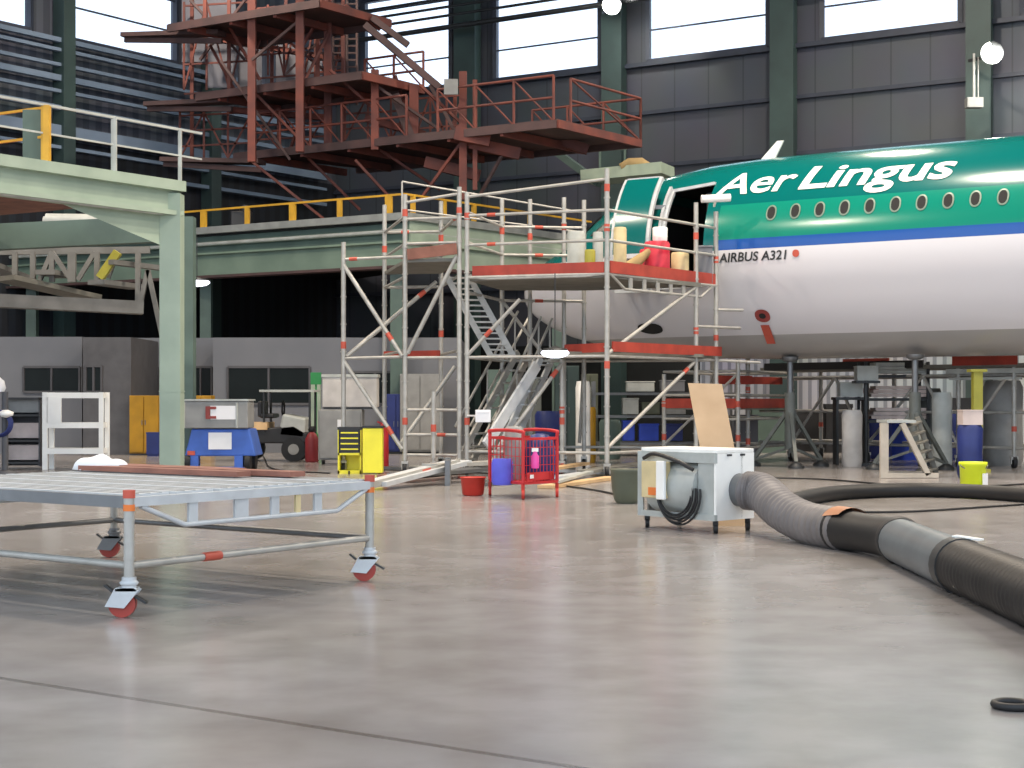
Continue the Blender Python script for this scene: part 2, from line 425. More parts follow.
def livery():
    m = bpy.data.materials.new('aircraft_livery'); m.use_nodes = True
    nt = m.node_tree; b = nt.nodes['Principled BSDF']; L = nt.links.new
    tc = nt.nodes.new('ShaderNodeTexCoord'); sx = nt.nodes.new('ShaderNodeSeparateXYZ'); L(tc.outputs['Object'], sx.inputs[0])
    def ramp(stops):
        mr = nt.nodes.new('ShaderNodeMapRange'); mr.inputs['From Min'].default_value = -2.2; mr.inputs['From Max'].default_value = 2.2
        L(sx.outputs['Z'], mr.inputs['Value'])
        r = nt.nodes.new('ShaderNodeValToRGB'); r.color_ramp.interpolation = 'CONSTANT'
        el = r.color_ramp.elements
        while len(el) > 1: el.remove(el[-1])
        for i, (z, c) in enumerate(stops):
            e = el[0] if i == 0 else el.new((z+2.2)/4.4)
            if i == 0: e.position = 0
            e.color = (*lin(c), 1)
        L(mr.outputs['Result'], r.inputs['Fac']); return r
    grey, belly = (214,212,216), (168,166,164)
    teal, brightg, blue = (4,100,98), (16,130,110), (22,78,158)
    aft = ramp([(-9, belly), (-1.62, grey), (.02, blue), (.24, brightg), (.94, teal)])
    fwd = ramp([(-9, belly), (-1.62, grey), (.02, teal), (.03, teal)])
    c = nt.nodes.new('ShaderNodeMath'); c.operation = 'GREATER_THAN'; c.inputs[1].default_value = s_at(717, .4)
    L(sx.outputs['X'], c.inputs[0])
    mx = nt.nodes.new('ShaderNodeMix'); mx.data_type = 'RGBA'; L(c.outputs[0], mx.inputs['Factor'])
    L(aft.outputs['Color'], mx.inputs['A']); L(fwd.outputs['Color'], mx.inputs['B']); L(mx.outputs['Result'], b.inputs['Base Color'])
    b.inputs['Roughness'].default_value = .17
    return m
M['livery'] = livery()
plane = thing('airliner', 'green, blue and white airliner nosed up to the scaffold, front door open', 'aeroplane', PC, rz=RZ)
ZD0, ZD1 = -.62, 1.44
s_d1 = s_at(663, .5); s_d0 = s_d1-.96
def frange(a, b, st):
    n = max(1, round((b-a)/st)); return [a+(b-a)*i/n for i in range(n)]
ss = frange(-16, s_d0, .5)+frange(s_d0, s_d1, .25)+frange(s_d1, SN-1.5, .2)+frange(SN-1.5, SN-.15, .1)+[SN-.15,SN-.1,SN-.05,SN-.02,SN]
p0, p1 = phi_of(s_d0, ZD0), phi_of(s_d0, ZD1)
ph = frange(-math.pi/2, p0, .12)+frange(p0, p1, .1)+frange(p1, math.pi/2, .1)+frange(math.pi/2, 1.5*math.pi, .14)
fm = MB(); n = len(ph)
vs = [skin(s, q) for s in ss for q in ph]
fs = []
for i in range(len(ss)-1):
    for k in range(n):
        if ss[i] >= s_d0-1e-6 and ss[i+1] <= s_d1+1e-6 and k+1 < n and ph[k] >= p0-1e-6 and ph[k+1] <= p1+1e-6: continue
        fs.append((i*n+k, i*n+(k+1)%n, (i+1)*n+(k+1)%n, (i+1)*n+k))
fm.add(vs, fs, True)
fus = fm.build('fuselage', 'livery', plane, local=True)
# door frame, dark cabin
fr = MB()
pts = [skin(s, q, .012) for s, q in [(s_d0, p0+(p1-p0)*i/10) for i in range(11)]]
pts2 = [skin(s_d1, p0+(p1-p0)*i/10, .012) for i in range(11)]
for a in (pts2,):
    for u, v in zip(a, a[1:]): fr.bar(u, v, .06, .1, up=(1,0,0))
fr.bar(pts[-1], pts2[-1], .1, .06); fr.bar(pts[0], pts2[0], .1, .06)
fr.build('door_frame', 'aluwhite', plane, local=True)
cb = MB()
def slab(p, q): cb.prism(p, q)
y0 = 1.2
for z in (ZD0-.05, ZD1+.06): cb.box(((s_d0+s_d1)/2, .0, z), (2.3, 2.0, .05))
cb.box(((s_d0+s_d1)/2, -1.0, .4), (2.3, .05, 2.1)); cb.box((s_d0-.65, .15, .3), (.05, 2.1, 1.9)); cb.box((s_d1+.65, .1, .3), (.05, 2.0, 1.9))
cb.build('cabin_interior', 'darkint', plane, local=True)
st = MB(); st.box((s_d0+.15, .9, .5), (.3, .5, 1.6)); st.build('cabin_seat', 'darksteel', plane, local=True)
# the opened door, swung out and forward
dm = MB(); off = .34; dx0, dx1 = s_d1+.16, s_d1+.90
def dpt(s, q, o): 
    b = skin(s_d0, q, o); return Vector((s, b.y, b.z))
nq = 12; gs = [dx0+(dx1-dx0)*i/4 for i in range(5)]; gq = [p0+(p1-.02-p0)*i/nq for i in range(nq+1)]
A = [dpt(s, q, off) for s in gs for q in gq]; B = [dpt(s, q, off-.1) for s in gs for q in gq]; m_ = nq+1
dm.add(A, [(i*m_+k, i*m_+k+1, (i+1)*m_+k+1, (i+1)*m_+k) for i in range(4) for k in range(nq)], True)
door = dm.build('open_door', 'livery', plane, local=True)
door['label'] = 'open green door standing forward of its doorway'
dr = MB()
dr.add(B, [(i*m_+k, i*m_+k+1, (i+1)*m_+k+1, (i+1)*m_+k) for i in range(4) for k in range(nq)], True)
for s in (dx0, dx1):
    for a, b in zip(gq, gq[1:]): dr.bar(dpt(s, a, off-.05), dpt(s, b, off-.05), .07, .14, up=(1,0,0))
for q in (gq[0], gq[-1]): dr.bar(dpt(dx0, q, off-.05), dpt(dx1, q, off-.05), .12, .07)
dr.build('door_edge', 'aluwhite', door, local=True)
ar = MB()
for z in (.1, 1.0):
    y = skin(s_d0, phi_of(s_d0, z)).y
    ar.bar((s_d1, y, z), (dx0+.15, y+.2, z), .08)
ar.build('hinge_arm', 'steel', door, local=True)
# white inner edge of the doorway
jm = MB()
for i in range(10):
    a, b = p0+(p1-p0)*i/10, p0+(p1-p0)*(i+1)/10
    jm.bar(skin(s_d1+.02, a, .06), skin(s_d1+.02, b, .06), .16, .06, up=(1,0,0))
jm.build('door_jamb', 'aluwhite', plane, local=True)
# hood light over the door: white tube seen right of the doorway
# cabin windows
zc = .72; s_a = s_at(771.5, zc); s_b = s_at(1013, zc); pitch = (s_a-s_b)/9.35
def oval(s, z, rw, rh, o, n=20):
    return [skin(s+rw*math.cos(2*math.pi*i/n), phi_of(0, z+rh*(1 if math.sin(2*math.pi*i/n) > 0 else -1)*abs(math.sin(2*math.pi*i/n))**.8), o) for i in range(n)]
for i in range(24):
    s = s_a-pitch*i
    m = MB(); a = oval(s, zc, .108, .155, .012); b = oval(s, zc, .08, .124, .016); n = len(a)
    m.add(a+b, [(k, (k+1)%n, n+(k+1)%n, n+k) for k in range(n)])
    w = m.build('window_frame', 'winrim', plane, local=True)
    m = MB(); m.add(oval(s, zc, .081, .125, .011), [tuple(range(20))]); m.build('window_pane', 'darkint', w, local=True)
# cockpit windows
for (t0, t1, z0, z1) in ((2.55,3.15,.62,1.12),(1.95,2.48,.55,1.0)):
    m = MB(); q = []
    for s, z in ((SN-t0,z0),(SN-t0,z1),(SN-t1,z1),(SN-t1,z0)): q.append(skin(s, phi_of(s, z), .015))
    m.add(q, [(0,1,2,3)]); m.build('cockpit_window', 'offglass', plane, local=True)
m = MB(); qa = [skin(SN-1.72, .75+(math.pi/2-.8)*k/4, .02) for k in range(5)]; qb = [skin(SN-2.3, .85+(math.pi/2-.9)*k/4, .02) for k in range(5)]
m.add(qa+qb, [(k, k+1, 6+k, 5+k) for k in range(4)]); m.build('windscreen', 'offglass', plane, local=True)
# lettering wrapped on the skin
def text_mesh(body, size, bold, shear, space=1.0):
    cu = bpy.data.curves.new('t', 'FONT'); cu.body = body; cu.size = size; cu.offset = bold; cu.shear = shear; cu.space_character = space
    cu.resolution_u = 4
    ob = bpy.data.objects.new('t', cu); COL.objects.link(ob)
    dg = bpy.context.evaluated_depsgraph_get(); me = bpy.data.meshes.new_from_object(ob.evaluated_get(dg))
    bpy.data.objects.remove(ob); bpy.data.curves.remove(cu)
    bm = bmesh.new(); bm.from_mesh(me); bpy.data.meshes.remove(me); bmesh.ops.triangulate(bm, faces=bm.faces)
    return bm
def wrap_text(body, name, m, px0, px1, zb, cap, bold, shear, seg, space=1.0):
    bm = text_mesh(body, 1.0, bold, shear, space)
    xs = [v.co.x for v in bm.verts]; x0, x1 = min(xs), max(xs); CAPH = .70
    for k in range(-8, 26):
        g = bm.verts[:]+bm.edges[:]+bm.faces[:]
        bmesh.ops.bisect_plane(bm, geom=g, plane_co=(0, k*seg, 0), plane_no=(0,1,0))
    sL, sR = s_at(px0, zb+cap/2), s_at(px1, zb+cap/2); f0 = phi_of(0, zb)
    for v in bm.verts:
        s = sL+(sR-sL)*(v.co.x-x0)/(x1-x0); f = f0+v.co.y/CAPH*cap/2.02
        v.co = skin(s, f, .014)
    me = bpy.data.meshes.new(name); bm.to_mesh(me); bm.free()
    o = bpy.data.objects.new(name, me); COL.objects.link(o); me.materials.append(M[m]); o.parent = plane; TMP.append(o); return o
wrap_text('Aer', 'airline_lettering', 'white', 719, 799, 1.17, .62, .014, .2, .06, .98)
wrap_text('Lingus', 'airline_lettering', 'white', 803, 958, 1.17, .62, .02, .2, .06, .98)
wrap_text('AIRBUS A321', 'type_lettering', 'darksteel', 719, 787, -.20, .17, .02, .15, .2)
# small marks and fittings
m = MB(); s = s_at(796, -.1); m.add(oval(s, -.1, .07, .07, .016), [tuple(range(20))]); m.build('red_mark', 'redband', plane, local=True)
m = MB(); s = s_at(760, -1.05); m.add(oval(s, -1.25, .16, .12, .016), [tuple(range(20))]); o = m.build('static_port', 'inkred', plane, local=True)
m = MB(); m.add(oval(s, -1.25, .07, .05, .02), [tuple(range(20))]); m.build('port_centre', 'darkint', o, local=True)
m = MB(); m.prism([skin(s+.1, phi_of(0,-1.42), .02), skin(s-.08, phi_of(0,-1.42), .02), skin(s-.06, phi_of(0,-1.75), .05), skin(s+.12, phi_of(0,-1.75), .05)], (0,.01,0)); m.build('streamer', 'redband', plane, local=True)
m = MB(); s = s_at(652, -1.5); m.add(oval(s, -1.45, .3, .12, .016), [tuple(range(20))]); m.build('pressure_valve', 'darkint', plane, local=True)
m = MB(); s = s_at(742, 1.5)+.1
m.prism([(s+.1,-.02,2.05),(s-.22,-.02,2.05),(s-.42,-.02,2.42),(s-.28,-.02,2.42)], (0,.05,0)); m.build('antenna', 'white', plane, local=True)
for px, z in ((700,1.02),):
    pass
# tripod jacks carrying the fuselage
def jack(px, Y, label):
    g = G(px, Y); t = thing('aircraft_jack', label, 'jack', g)
    top = 2.2
    m = MB(); m.tube(g+V(0,0,.35), g+V(0,0,1.5), .11, 16); m.build('cylinder', 'jack', t)
    m = MB(); m.tube(g+V(0,0,1.4), g+V(0,0,top), .06, 14); m.lathe(g+V(0,0,top-.08), [(.1,0),(.17,.04),(.17,.1)]); m.build('ram', 'steel', t)
    for k in range(3):
        a = .5+k*2*math.pi/3; q = g+V(math.cos(a)*.8, math.sin(a)*.8, .12)
        m = MB(); m.bar(g+V(0,0,1.2), q, .07, .07); m.bar(g+V(0,0,.4), q, .05); m.build('leg', 'jack', t)
        m = MB(); m.lathe(q-V(0,0,.12), [(.16,0),(.16,.05),(.05,.12)]); m.build('foot_pad', 'darksteel', t)
jack(790, 32.3, 'dark grey-green tripod jack under the belly beside the red toeboards')
jack(915, 30.6, 'dark grey-green tripod jack under the belly behind the step stand')

# ------------------------------------------------------------------ main scaffold
def post(t, g, z0, z1, bands=(), r=.045, name='post'):
    m = MB(); m.tube(g+V(0,0,z0), g+V(0,0,z1), r, 10)
    for z in frange(z0+.45, z1, .5): m.tube(g+V(0,0,z), g+V(0,0,z+.025), r+.012, 8)
    p = m.build(name, 'alu', t)
    for z in bands:
        b = MB(); b.tube(g+V(0,0,z), g+V(0,0,z+.13), r+.006, 10); b.build('red_band', 'redband', p)
    return p
def castor(t, g, z=.3, s=1.0, red=True):
    m = MB(); m.tube(g+V(0,0,z-.02), g+V(0,0,z+.14*s), .03*s, 8); m.box(g+V(0,0,z-.04*s), (.12*s,.09*s,.05*s))
    m.bar(g+V(-.045*s,0,z-.05*s), g+V(-.045*s,-.0,.07*s), .015*s, .07*s); m.bar(g+V(.045*s,0,z-.05*s), g+V(.045*s,0,.07*s), .015*s, .07*s)
    c = m.build('castor', 'alu', t)
    w = MB(); w.tube(g+V(-.03*s,0,.1*s), g+V(.03*s,0,.1*s), .1*s, 16); w.build('castor_wheel', 'castorred' if red else 'black', c)
def rail(t, a, b, r=.028, name='rail', mm='alu', band=None):
    m = MB(); m.tube(a, b, r, 8); o = m.build(name, mm, t)
    if band is not None:
        p = a.lerp(b, band); q = a.lerp(b, min(1, band+.16/max(.3,(b-a).length)*1.0)); n = MB(); n.tube(p, q, r+.006, 8); n.build('red_band', 'redband', o)
    return o
A6 = G(607, 28.0); A7 = G(716, 31.0); A4 = G(467, 28.9)
B4 = A4+(A7-A6); 
sc = thing('scaffold_tower', 'wide aluminium scaffold tower with red-edged upper deck at the aircraft door', 'scaffold', A6)
ZD = 3.62
front_mid = G(562, 28.9+.5)
Bm = G(696, 30.4)
C6, C4 = G(584, 31.6), G(502, 31.4); C5 = G(530, 31.5); C56 = G(564, 31.6)
posts = [(A6,5.40,(1.9,4.3,5.0)),(A4,5.1,(.9,4.6)),(A7,5.0,(1.2,2.5,4.0)),(Bm,5.1,(1.3,2.6,4.4)),(C4,5.3,(4.6,)),(C5,5.3,(4.5,)),(C56,5.35,(4.7,)),(C6,5.3,(2.2,))]
for g, z1, bd in posts:
    post(sc, g, .25, z1, bd); castor(sc, g, .25, 1.0, False)
post(sc, front_mid, .25, 2.1, (.9,1.1)); castor(sc, front_mid, .25)
# ledgers
for z in (2.12, 4.15, 4.68):
    rail(sc, A4+V(0,0,z), A6+V(0,0,z), band=.15 if z > 3 else None); rail(sc, A6+V(0,0,z), A7+V(0,0,z))
rail(sc, A4+V(0,0,5.02), A6+V(0,0,5.22)); rail(sc, A6+V(0,0,.42), A7+V(0,0,.42)); rail(sc, A4+V(0,0,.42), A6+V(0,0,.42))
rail(sc, A7+V(0,0,3.1), A7+V(.55,.2,3.1)); rail(sc, A7+V(0,0,2.12), A7+V(.9,.3,2.08)); rail(sc, Bm+V(0,0,2.75), A7+V(.5,.2,2.75))
for z in (.42, 2.12, 3.3, 4.2, 4.75): rail(sc, C4+V(0,0,z), C6+V(0,0,z), band=.4 if z > 3 else None); rail(sc, A4+V(0,0,z), C4+V(0,0,z))
for z in (.42, 2.12): rail(sc, C6+V(0,0,z), A7+V(0,0,z))
rail(sc, A6+V(0,0,.5), Bm+V(0,0,2.1), .035, 'brace', band=.85); rail(sc, A6+V(0,0,2.15), Bm+V(0,0,3.5), .035, 'brace')
rail(sc, A4+V(0,0,2.15), G(520,28.6,3.15), .035, 'brace', band=.35); rail(sc, G(563,29.4,2.05), G(498,28.8,.45), .04, 'brace', band=.1)
rail(sc, C6+V(0,0,2.1), G(660,31.8,.5)+V(-1.6,0,0), .035, 'brace'); rail(sc, C4+V(0,0,3.3), G(545,31.5,2.2), .035, 'brace')
# upper deck
dk = MB(); q = [A6, A7, B4*.2+G(600,32.2)*.8, C4+V(0,0,0), A4]; q = [A6+V(-.02,.03,0), Bm+V(.1,.05,0), C6+V(0,-.15,0), C4, A4+V(.05,.05,0)]
dk.prism([p+V(0,0,ZD-.12) for p in q], (0,0,.08)); dk.build('deck', 'under', sc)
def toe(a, b, z0, z1, name='toeboard', mm='redboard', t=sc):
    m = MB(); m.bar(a+V(0,0,(z0+z1)/2), b+V(0,0,(z0+z1)/2), .03, z1-z0); return m.build(name, mm, t)
toe(A4+V(.1,.02,0), A6+V(-.05,0,0), ZD-.04, ZD+.15); toe(A6+V(.05,.02,0), A7+V(0,0,0), ZD-.04, ZD+.17)
def truss(t, a, b, z, dep, n=6, mm='alu'):
    m = MB(); u = (b-a); m.tube(a+V(0,0,z), b+V(0,0,z), .03, 8)
    p, q = a+u*.15+V(0,0,z-dep), a+u*.85+V(0,0,z-dep); m.tube(p, q, .025, 8)
    m.tube(a+u*.03+V(0,0,z), p, .025, 8); m.tube(q, a+u*.97+V(0,0,z), .025, 8)
    for i in range(n):
        c = a+u*(.2+.6*i/(n-1)); m.bar(c+V(0,0,z), c+V(0,0,z-dep), .02, .11, up=tuple(u.normalized()))
    return m.build('deck_truss', mm, t)
truss(sc, A6, A7, ZD-.06, .24); truss(sc, A4, A6, ZD-.06, .03, 3)
# lower red deck
q = [A6+V(-1.0,.4,0), Bm+V(.1,-.1,0), G(720,32), G(560,31.5)]
m = MB(); m.prism([p+V(0,0,2.16) for p in q], (0,0,.06)); m.build('deck', 'under', sc)
toe(G(565,29.2), G(605,28.3), 2.2, 2.36); toe(A6+V(.1,.1,0), A7+V(.1,0,0), 2.2, 2.38)
# inner stair of the tower (upper flight)
def stair(t, a, b, width, n, mm='alu', vertical=True, wv=(1,0,0), th=.07, name='stair_flight'):
    m = MB(); w = Vector(wv).normalized()*width
    for o in (V(0,0,0), w): m.bar(a+o, b+o, .05, th*1.6)
    for i in range(n):
        c = a.lerp(b, (i+.5)/n); m.bar(c, c+w, .1, .03, up=(0,0,1))
    return m.build(name, mm, t)
stair(sc, P(446,275,29.8), P(492,358,29.8), .42, 15, wv=(1,.15,0))
# left bay
A3 = G(343.5, 29.6); A35 = G(405, 29.2); C3 = G(384.5, 32); C35 = G(441, 31.8)
lb = thing('scaffold_tower', 'narrower aluminium scaffold bay with crossed braces left of the red deck', 'scaffold', A3)
for g, z1, bd in ((A3,4.27,(2.3,.6)),(A35,5.1,(.9,4.7)),(C3,5.25,(4.3,)),(C35,5.3,(2.6,4.5))):
    post(lb, g, .25, z1, bd); castor(lb, g, .25, 1.0, False)
D4 = A4+V(-.14,.02,0)
post(lb, D4, .25, 5.2, (4.7,))
castor(lb, D4, .25)
g = G(433.5, 28.8); post(lb, g, .3, 1.5, (.78,)); castor(lb, g, .25)
for z in (2.12, 3.95): rail(lb, A3+V(0,0,z), A35+V(0,0,z+.02), band=.1 if z > 3 else None)
for z in (.35, .72, 1.17, 2.12, 4.2, 4.65): rail(lb, A35+V(0,0,z), D4+V(0,0,z), band=.6 if z == .72 else None)
rail(lb, A35+V(0,0,4.95), D4+V(0,0,5.08))
for z in (2.25, 3.6, 4.2, 4.7): rail(lb, C3+V(0,0,z), C35+V(0,0,z), band=.3 if z > 4 else None); rail(lb, A35+V(0,0,z), C3+V(0,0,z)) ; rail(lb, D4+V(0,0,z), C35+V(0,0,z), band=.2 if z > 4 else None)
for a, b, k in ((A3+V(0,0,3.85), A35+V(-.05,0,2.15), .75),(A3+V(.05,0,2.15), G(436,30.5,3.6), .8),(A35+V(.05,0,2.2), D4+V(-.05,0,3.95), None),
             (A3+V(.02,0,2.05), A35+V(-.05,0,.45), .75),(G(400,30.5,.5), G(455,31,2.0), None)):
    rail(lb, a, b, .042, 'brace', band=k)
m = MB(); m.bar(A35+V(.05,-.06,4.0), D4+V(-.05,-.06,4.08), .04, .2); m.build('toeboard', 'brownboard', lb)
m = MB(); q = [A35, D4, C35, C3]; m.prism([p+V(0,0,3.86) for p in q], (0,0,.06)); m.build('deck', 'under', lb)
toe(C3+V(0,-.1,0), G(440,31.2), 2.2, 2.32, t=lb)
# wire gate frame on top of the bay
m = MB(); a, b, c, d = G(402,31.5,5.65), G(402,31.5,4.9), G(590,32.5,4.85), G(590,32.5,5.3)
m.tube(b, a, .02, 6); m.tube(a, G(585,32.5,5.15), .02, 6); m.tube(b+V(0,0,.2), G(585,32.5,4.75), .02, 6); m.build('guard_rail', 'alu', lb)

# white aluminium stairs behind the tower foot
def long_stair(a, b, wv, width, n, label, mm='aluwhite'):
    t = thing('access_stair', label, 'stair', V(a.x, a.y, 0))
    w = Vector(wv).normalized()*width
    for o in (V(0,0,0), w):
        m = MB(); m.bar(a+o, b+o, .05, .13); m.build('stringer', mm, t)
        m = MB(); m.tube(a+o+V(0,0,.75), b+o+V(0,0,.8), .025, 8)
        for k in (.05,.5,.95): c = (a+o).lerp(b+o, k); m.tube(c, c+V(0,0,.77), .02, 6)
        m.build('handrail', 'alu', t)
    for i in range(n):
        c = a.lerp(b, (i+.5)/n); m = MB(); m.box(c+w/2, (.18, width, .03), math.atan2(w.y, w.x)-math.pi/2); m.build('tread', mm, t)
    return t
long_stair(G(455,29.8,.1), P(518,352,31.5), (.35,1,0), .8, 9, 'aluminium stair rising right behind the red mesh trolley, left of two', 'alu')
long_stair(G(492,29.9,.1), P(541,358,31), (.35,1,0), .7, 8, 'bright aluminium stair rising right behind the red mesh trolley, right of two')
m = MB(); a, b = G(486,28.2,.55), P(537,365,29.2); m.bar(a, b, .06, .2); o = m.build('ladder_stile', 'aluwhite'); tag(o, 'thick bright aluminium beam leaning up beside the stairs behind the red trolley', 'beam')
m = MB(); c = P(483,416,28.2); m.bar(c, V(A4.x, A4.y, c.z), .03); m.box(c, (.27,.05,.22)); m.box(c+V(0,-.03,.07), (.2,.01,.03)); o = m.build('notice_box', 'paper', bevel=.01); tag(o, 'small white notice plate fixed to the scaffold post above the trolley', 'sign')

# lamps hanging (bright ovals)
for (px, py, Y, rr, lab) in ((197,281,36,.27,'small round lamp shining under the raised green walkway'),(555,351,27.9,.23,'small round lamp shining beneath the aircraft nose')):
    c = P(px, py, Y); t = thing('hanging_lamp', lab, 'lamp', c)
    m = MB(); m.lathe(c, [(rr,0),(rr*.9,.04),(rr*.4,.06),(.03,.09)]); m.tube(c+V(0,0,.08), c+V(0,0,1.36 if py > 300 else 1.0), .01, 6); m.build('lamp_shade', 'darksteel', t)
    m = MB(); m.lathe(c-V(0,0,.12), [(rr*.35,0),(rr*.8,.025),(rr*1.08,.08),(rr*1.0,.12)]); m.build('lamp_lens', 'lens2', t)
# floodlights on the back wall
def flood(px, py, Y, label, r=.30):
    c = P(px, py, Y); t = thing('floodlight', label, 'floodlight', c)
    m = MB(); m.tube(c+V(0,0,0), c+V(.1,.25,.05), r*1.05, 20, r*.6); m.bar(c+V(.1,.25,0), c+V(-.2,1.5,.1), .08); m.build('lamp_housing', 'darksteel', t)
    m = MB(); m.tube(c+V(-.005,-.02,-.0), c+V(-.005,-.03,0), r, 24); m.build('lamp_lens', 'lens', t)
    L = bpy.data.lights.new('flood', 'SPOT'); L.energy = 350; L.spot_size = math.radians(150); L.shadow_soft_size = .3; L.color = (1,.98,.9)
    lo_ = bpy.data.objects.new('flood_beam', L); COL.objects.link(lo_); lo_.location = c+V(-.05,-.2,-.1); lo_.rotation_euler = (math.radians(60), 0, 0); lo_.parent = t
    lo_.location = V(-.05,-.2,-.1)
flood(992, 53, 44.5, 'bright round floodlight on the right rear wall column')
flood(612, 5, 51, 'bright round floodlight high on the column between the rear windows')
c = P(974,103,45.3); m = MB(); m.box(c, (.45,.3,.28)); m.tube(c, c+V(0,0,1.4), .04, 8); m.tube(c+V(.12,0,0), c+V(.12,0,1.3), .02, 6)
o = m.build('junction_box', 'greybox'); tag(o, 'grey electrical box with conduit below the right rear floodlight', 'electrical box')

# ------------------------------------------------------------------ red tail dock hung from the roof
R_ = Vector((.6,.8,0))
dock = thing('tail_dock', 'rusty red steel docking structure hanging high before the rear windows', 'docking platform', P(463,150,42)-V(0,0,0))
def dock_deck(cx, cy, Y, tl, tr, depth, rails=(0,0,0)):
    c = P(cx, cy, Y); a = c+E*tl; b = c+R_*tr; d = b+E*(tl*.9)
    m = MB(); m.prism([c, b, d, a], (0,0,.06)); m.build('deck_plate', 'rustdark', dock)
    for p, q, mm in ((c, a, 'rustdark'), (c, b, 'rust'), (b, d, 'rustdark')):
        m = MB(); m.bar(p-V(0,0,.07), q-V(0,0,.07), .1, .2); m.build('edge_beam', mm, dock)
    m = MB()
    n = int(tl/1.6)
    for i in range(1, n+1):
        s = c+E*(tl*i/(n+.5)); e = s+R_*tr*.95; m.bar(s-V(0,0,.14), e-V(0,0,.14), .1, .2)
    m.build('cross_beam', 'rust', dock)
    return c, a, b, d
c3, a3, b3, d3 = dock_deck(557, 121, 40, 10.6, 3.9, .3)
c2, a2, b2, d2 = dock_deck(362, 73, 42, 5.8, 2.5, .3)
c1, a1, b1, d1 = dock_deck(320, 1, 42, 5.4, 2.8, .3)
# thinner plank extensions to the left
for (x0,y0,x1,y1,Y) in ((125,36,222,33,46),(148,105,232,101,46),(164,160,262,162,46)):
    m = MB(); m.bar(P(x0,y0,Y), P(x1,y1,Y-1), .5, .12); m.bar(P(x0,y0+4,Y), P(x1,y1+8,Y-1), .1, .14); m.build('walkway_plank', 'rustdark', dock)
def dpost(px, y0, y1, Y, w=.22, mm='rust'):
    m = MB(); a, b = P(px,y0,Y), P(px,y1,Y)
    m.bar(a, b, w, w, up=(0,1,0)); return m.build('upright', mm, dock)
for px, y0, y1, Y, w in ((252,-20,162,43.5,.21),(300,-30,152,42.8,.21),(328,-30,150,44.5,.21),(375,70,150,43,.2),(229,-10,100,46,.1),(205,-10,40,46,.1),
                         (414,85,150,43.5,.24),(463,72,200,42,.2),(475,80,190,42,.12),(455,80,140,45,.1),(343,-30,150,46,.1),(318,-20,80,46,.1),(272,10,100,47,.1),(286,-10,60,47,.1),(192,-10,160,47,.1)):
    dpost(px, y0, y1, Y, w)
br = [(220,60,290,160,44),(252,90,300,140,44),(300,20,252,60,43),(300,90,330,30,44),(345,5,380,30,44),(330,70,375,110,43),(375,85,440,130,43),(250,160,350,240,44),
      (355,160,392,200,43),(463,140,420,200,42),(420,85,463,125,42),(190,0,245,60,46),(245,0,200,60,46),(300,150,360,210,45),(228,25,260,80,45),(330,0,300,50,44),(505,150,480,195,42),
      (210,45,240,100,46),(310,95,290,150,45),(380,150,440,190,44),(395,75,420,150,44),(285,75,340,20,46),(262,20,330,75,46)]
for x0,y0,x1,y1,Y in br:
    m = MB(); m.bar(P(x0,y0,Y), P(x1,y1,Y+.4), .07, .07); m.build('brace', random.choice(['rust','rustdark']), dock)
for x0,y0,x1,y1,Y,w in ((365,25,440,88,43,.22),(372,18,408,45,43.5,.2),(395,95,412,140,43.5,.3),(430,85,470,160,44,.12)):
    m = MB(); m.bar(P(x0,y0,Y), P(x1,y1,Y), w, w*.8); m.build('stair_stringer', 'rustdark', dock)
# guard rails over the lowest deck
def grail(p, q, hts, n, lean=0):
    m = MB()
    for h_ in hts: m.tube(p+V(0,0,h_), q+V(0,0,h_), .035, 6)
    for i in range(n+1):
        c = p.lerp(q, i/n); m.tube(c, c+V(0,0,max(hts)), .04, 6)
        if i < n:
            e = p.lerp(q, (i+1)/n); m.tube(c+V(0,0,max(hts)), e, .025, 6)
    m.build('guard_rail', 'rust', dock)
grail(c3+E*3.6, c3+E*.1, (.6,1.15), 3); grail(b3+E*3.4, b3, (.6,1.15), 3); grail(c3+V(0,0,0)+R_*.6, b3, (.6,1.15), 1)
grail(c3+E*10, c3+E*4.6, (.55,1.1), 5)
grail(b2+E*2, b2, (.5,1.0), 2)
for x0, x1, y0, y1, Y in ((184,252,2,90,46.6),(252,300,5,75,46.5),(300,345,20,95,46.8),(252,330,108,150,45.6),(180,252,112,158,46.4),(345,414,95,140,45),(414,463,95,140,44.6)):
    m = MB()
    for k in range(4):
        xa = x0+(x1-x0)*k/3; m.bar(P(xa,y0,Y), P(xa,y1,Y), .06, .06, up=(0,1,0)); ya = y0+(y1-y0)*k/3; m.bar(P(x0,ya+4,Y), P(x1,ya,Y), .05)
        if k < 3: m.bar(P(xa,y0 if k % 2 else y1,Y), P(x0+(x1-x0)*(k+1)/3, y1 if k % 2 else y0,Y), .05)
    m.build('lattice_panel', 'rust', dock)
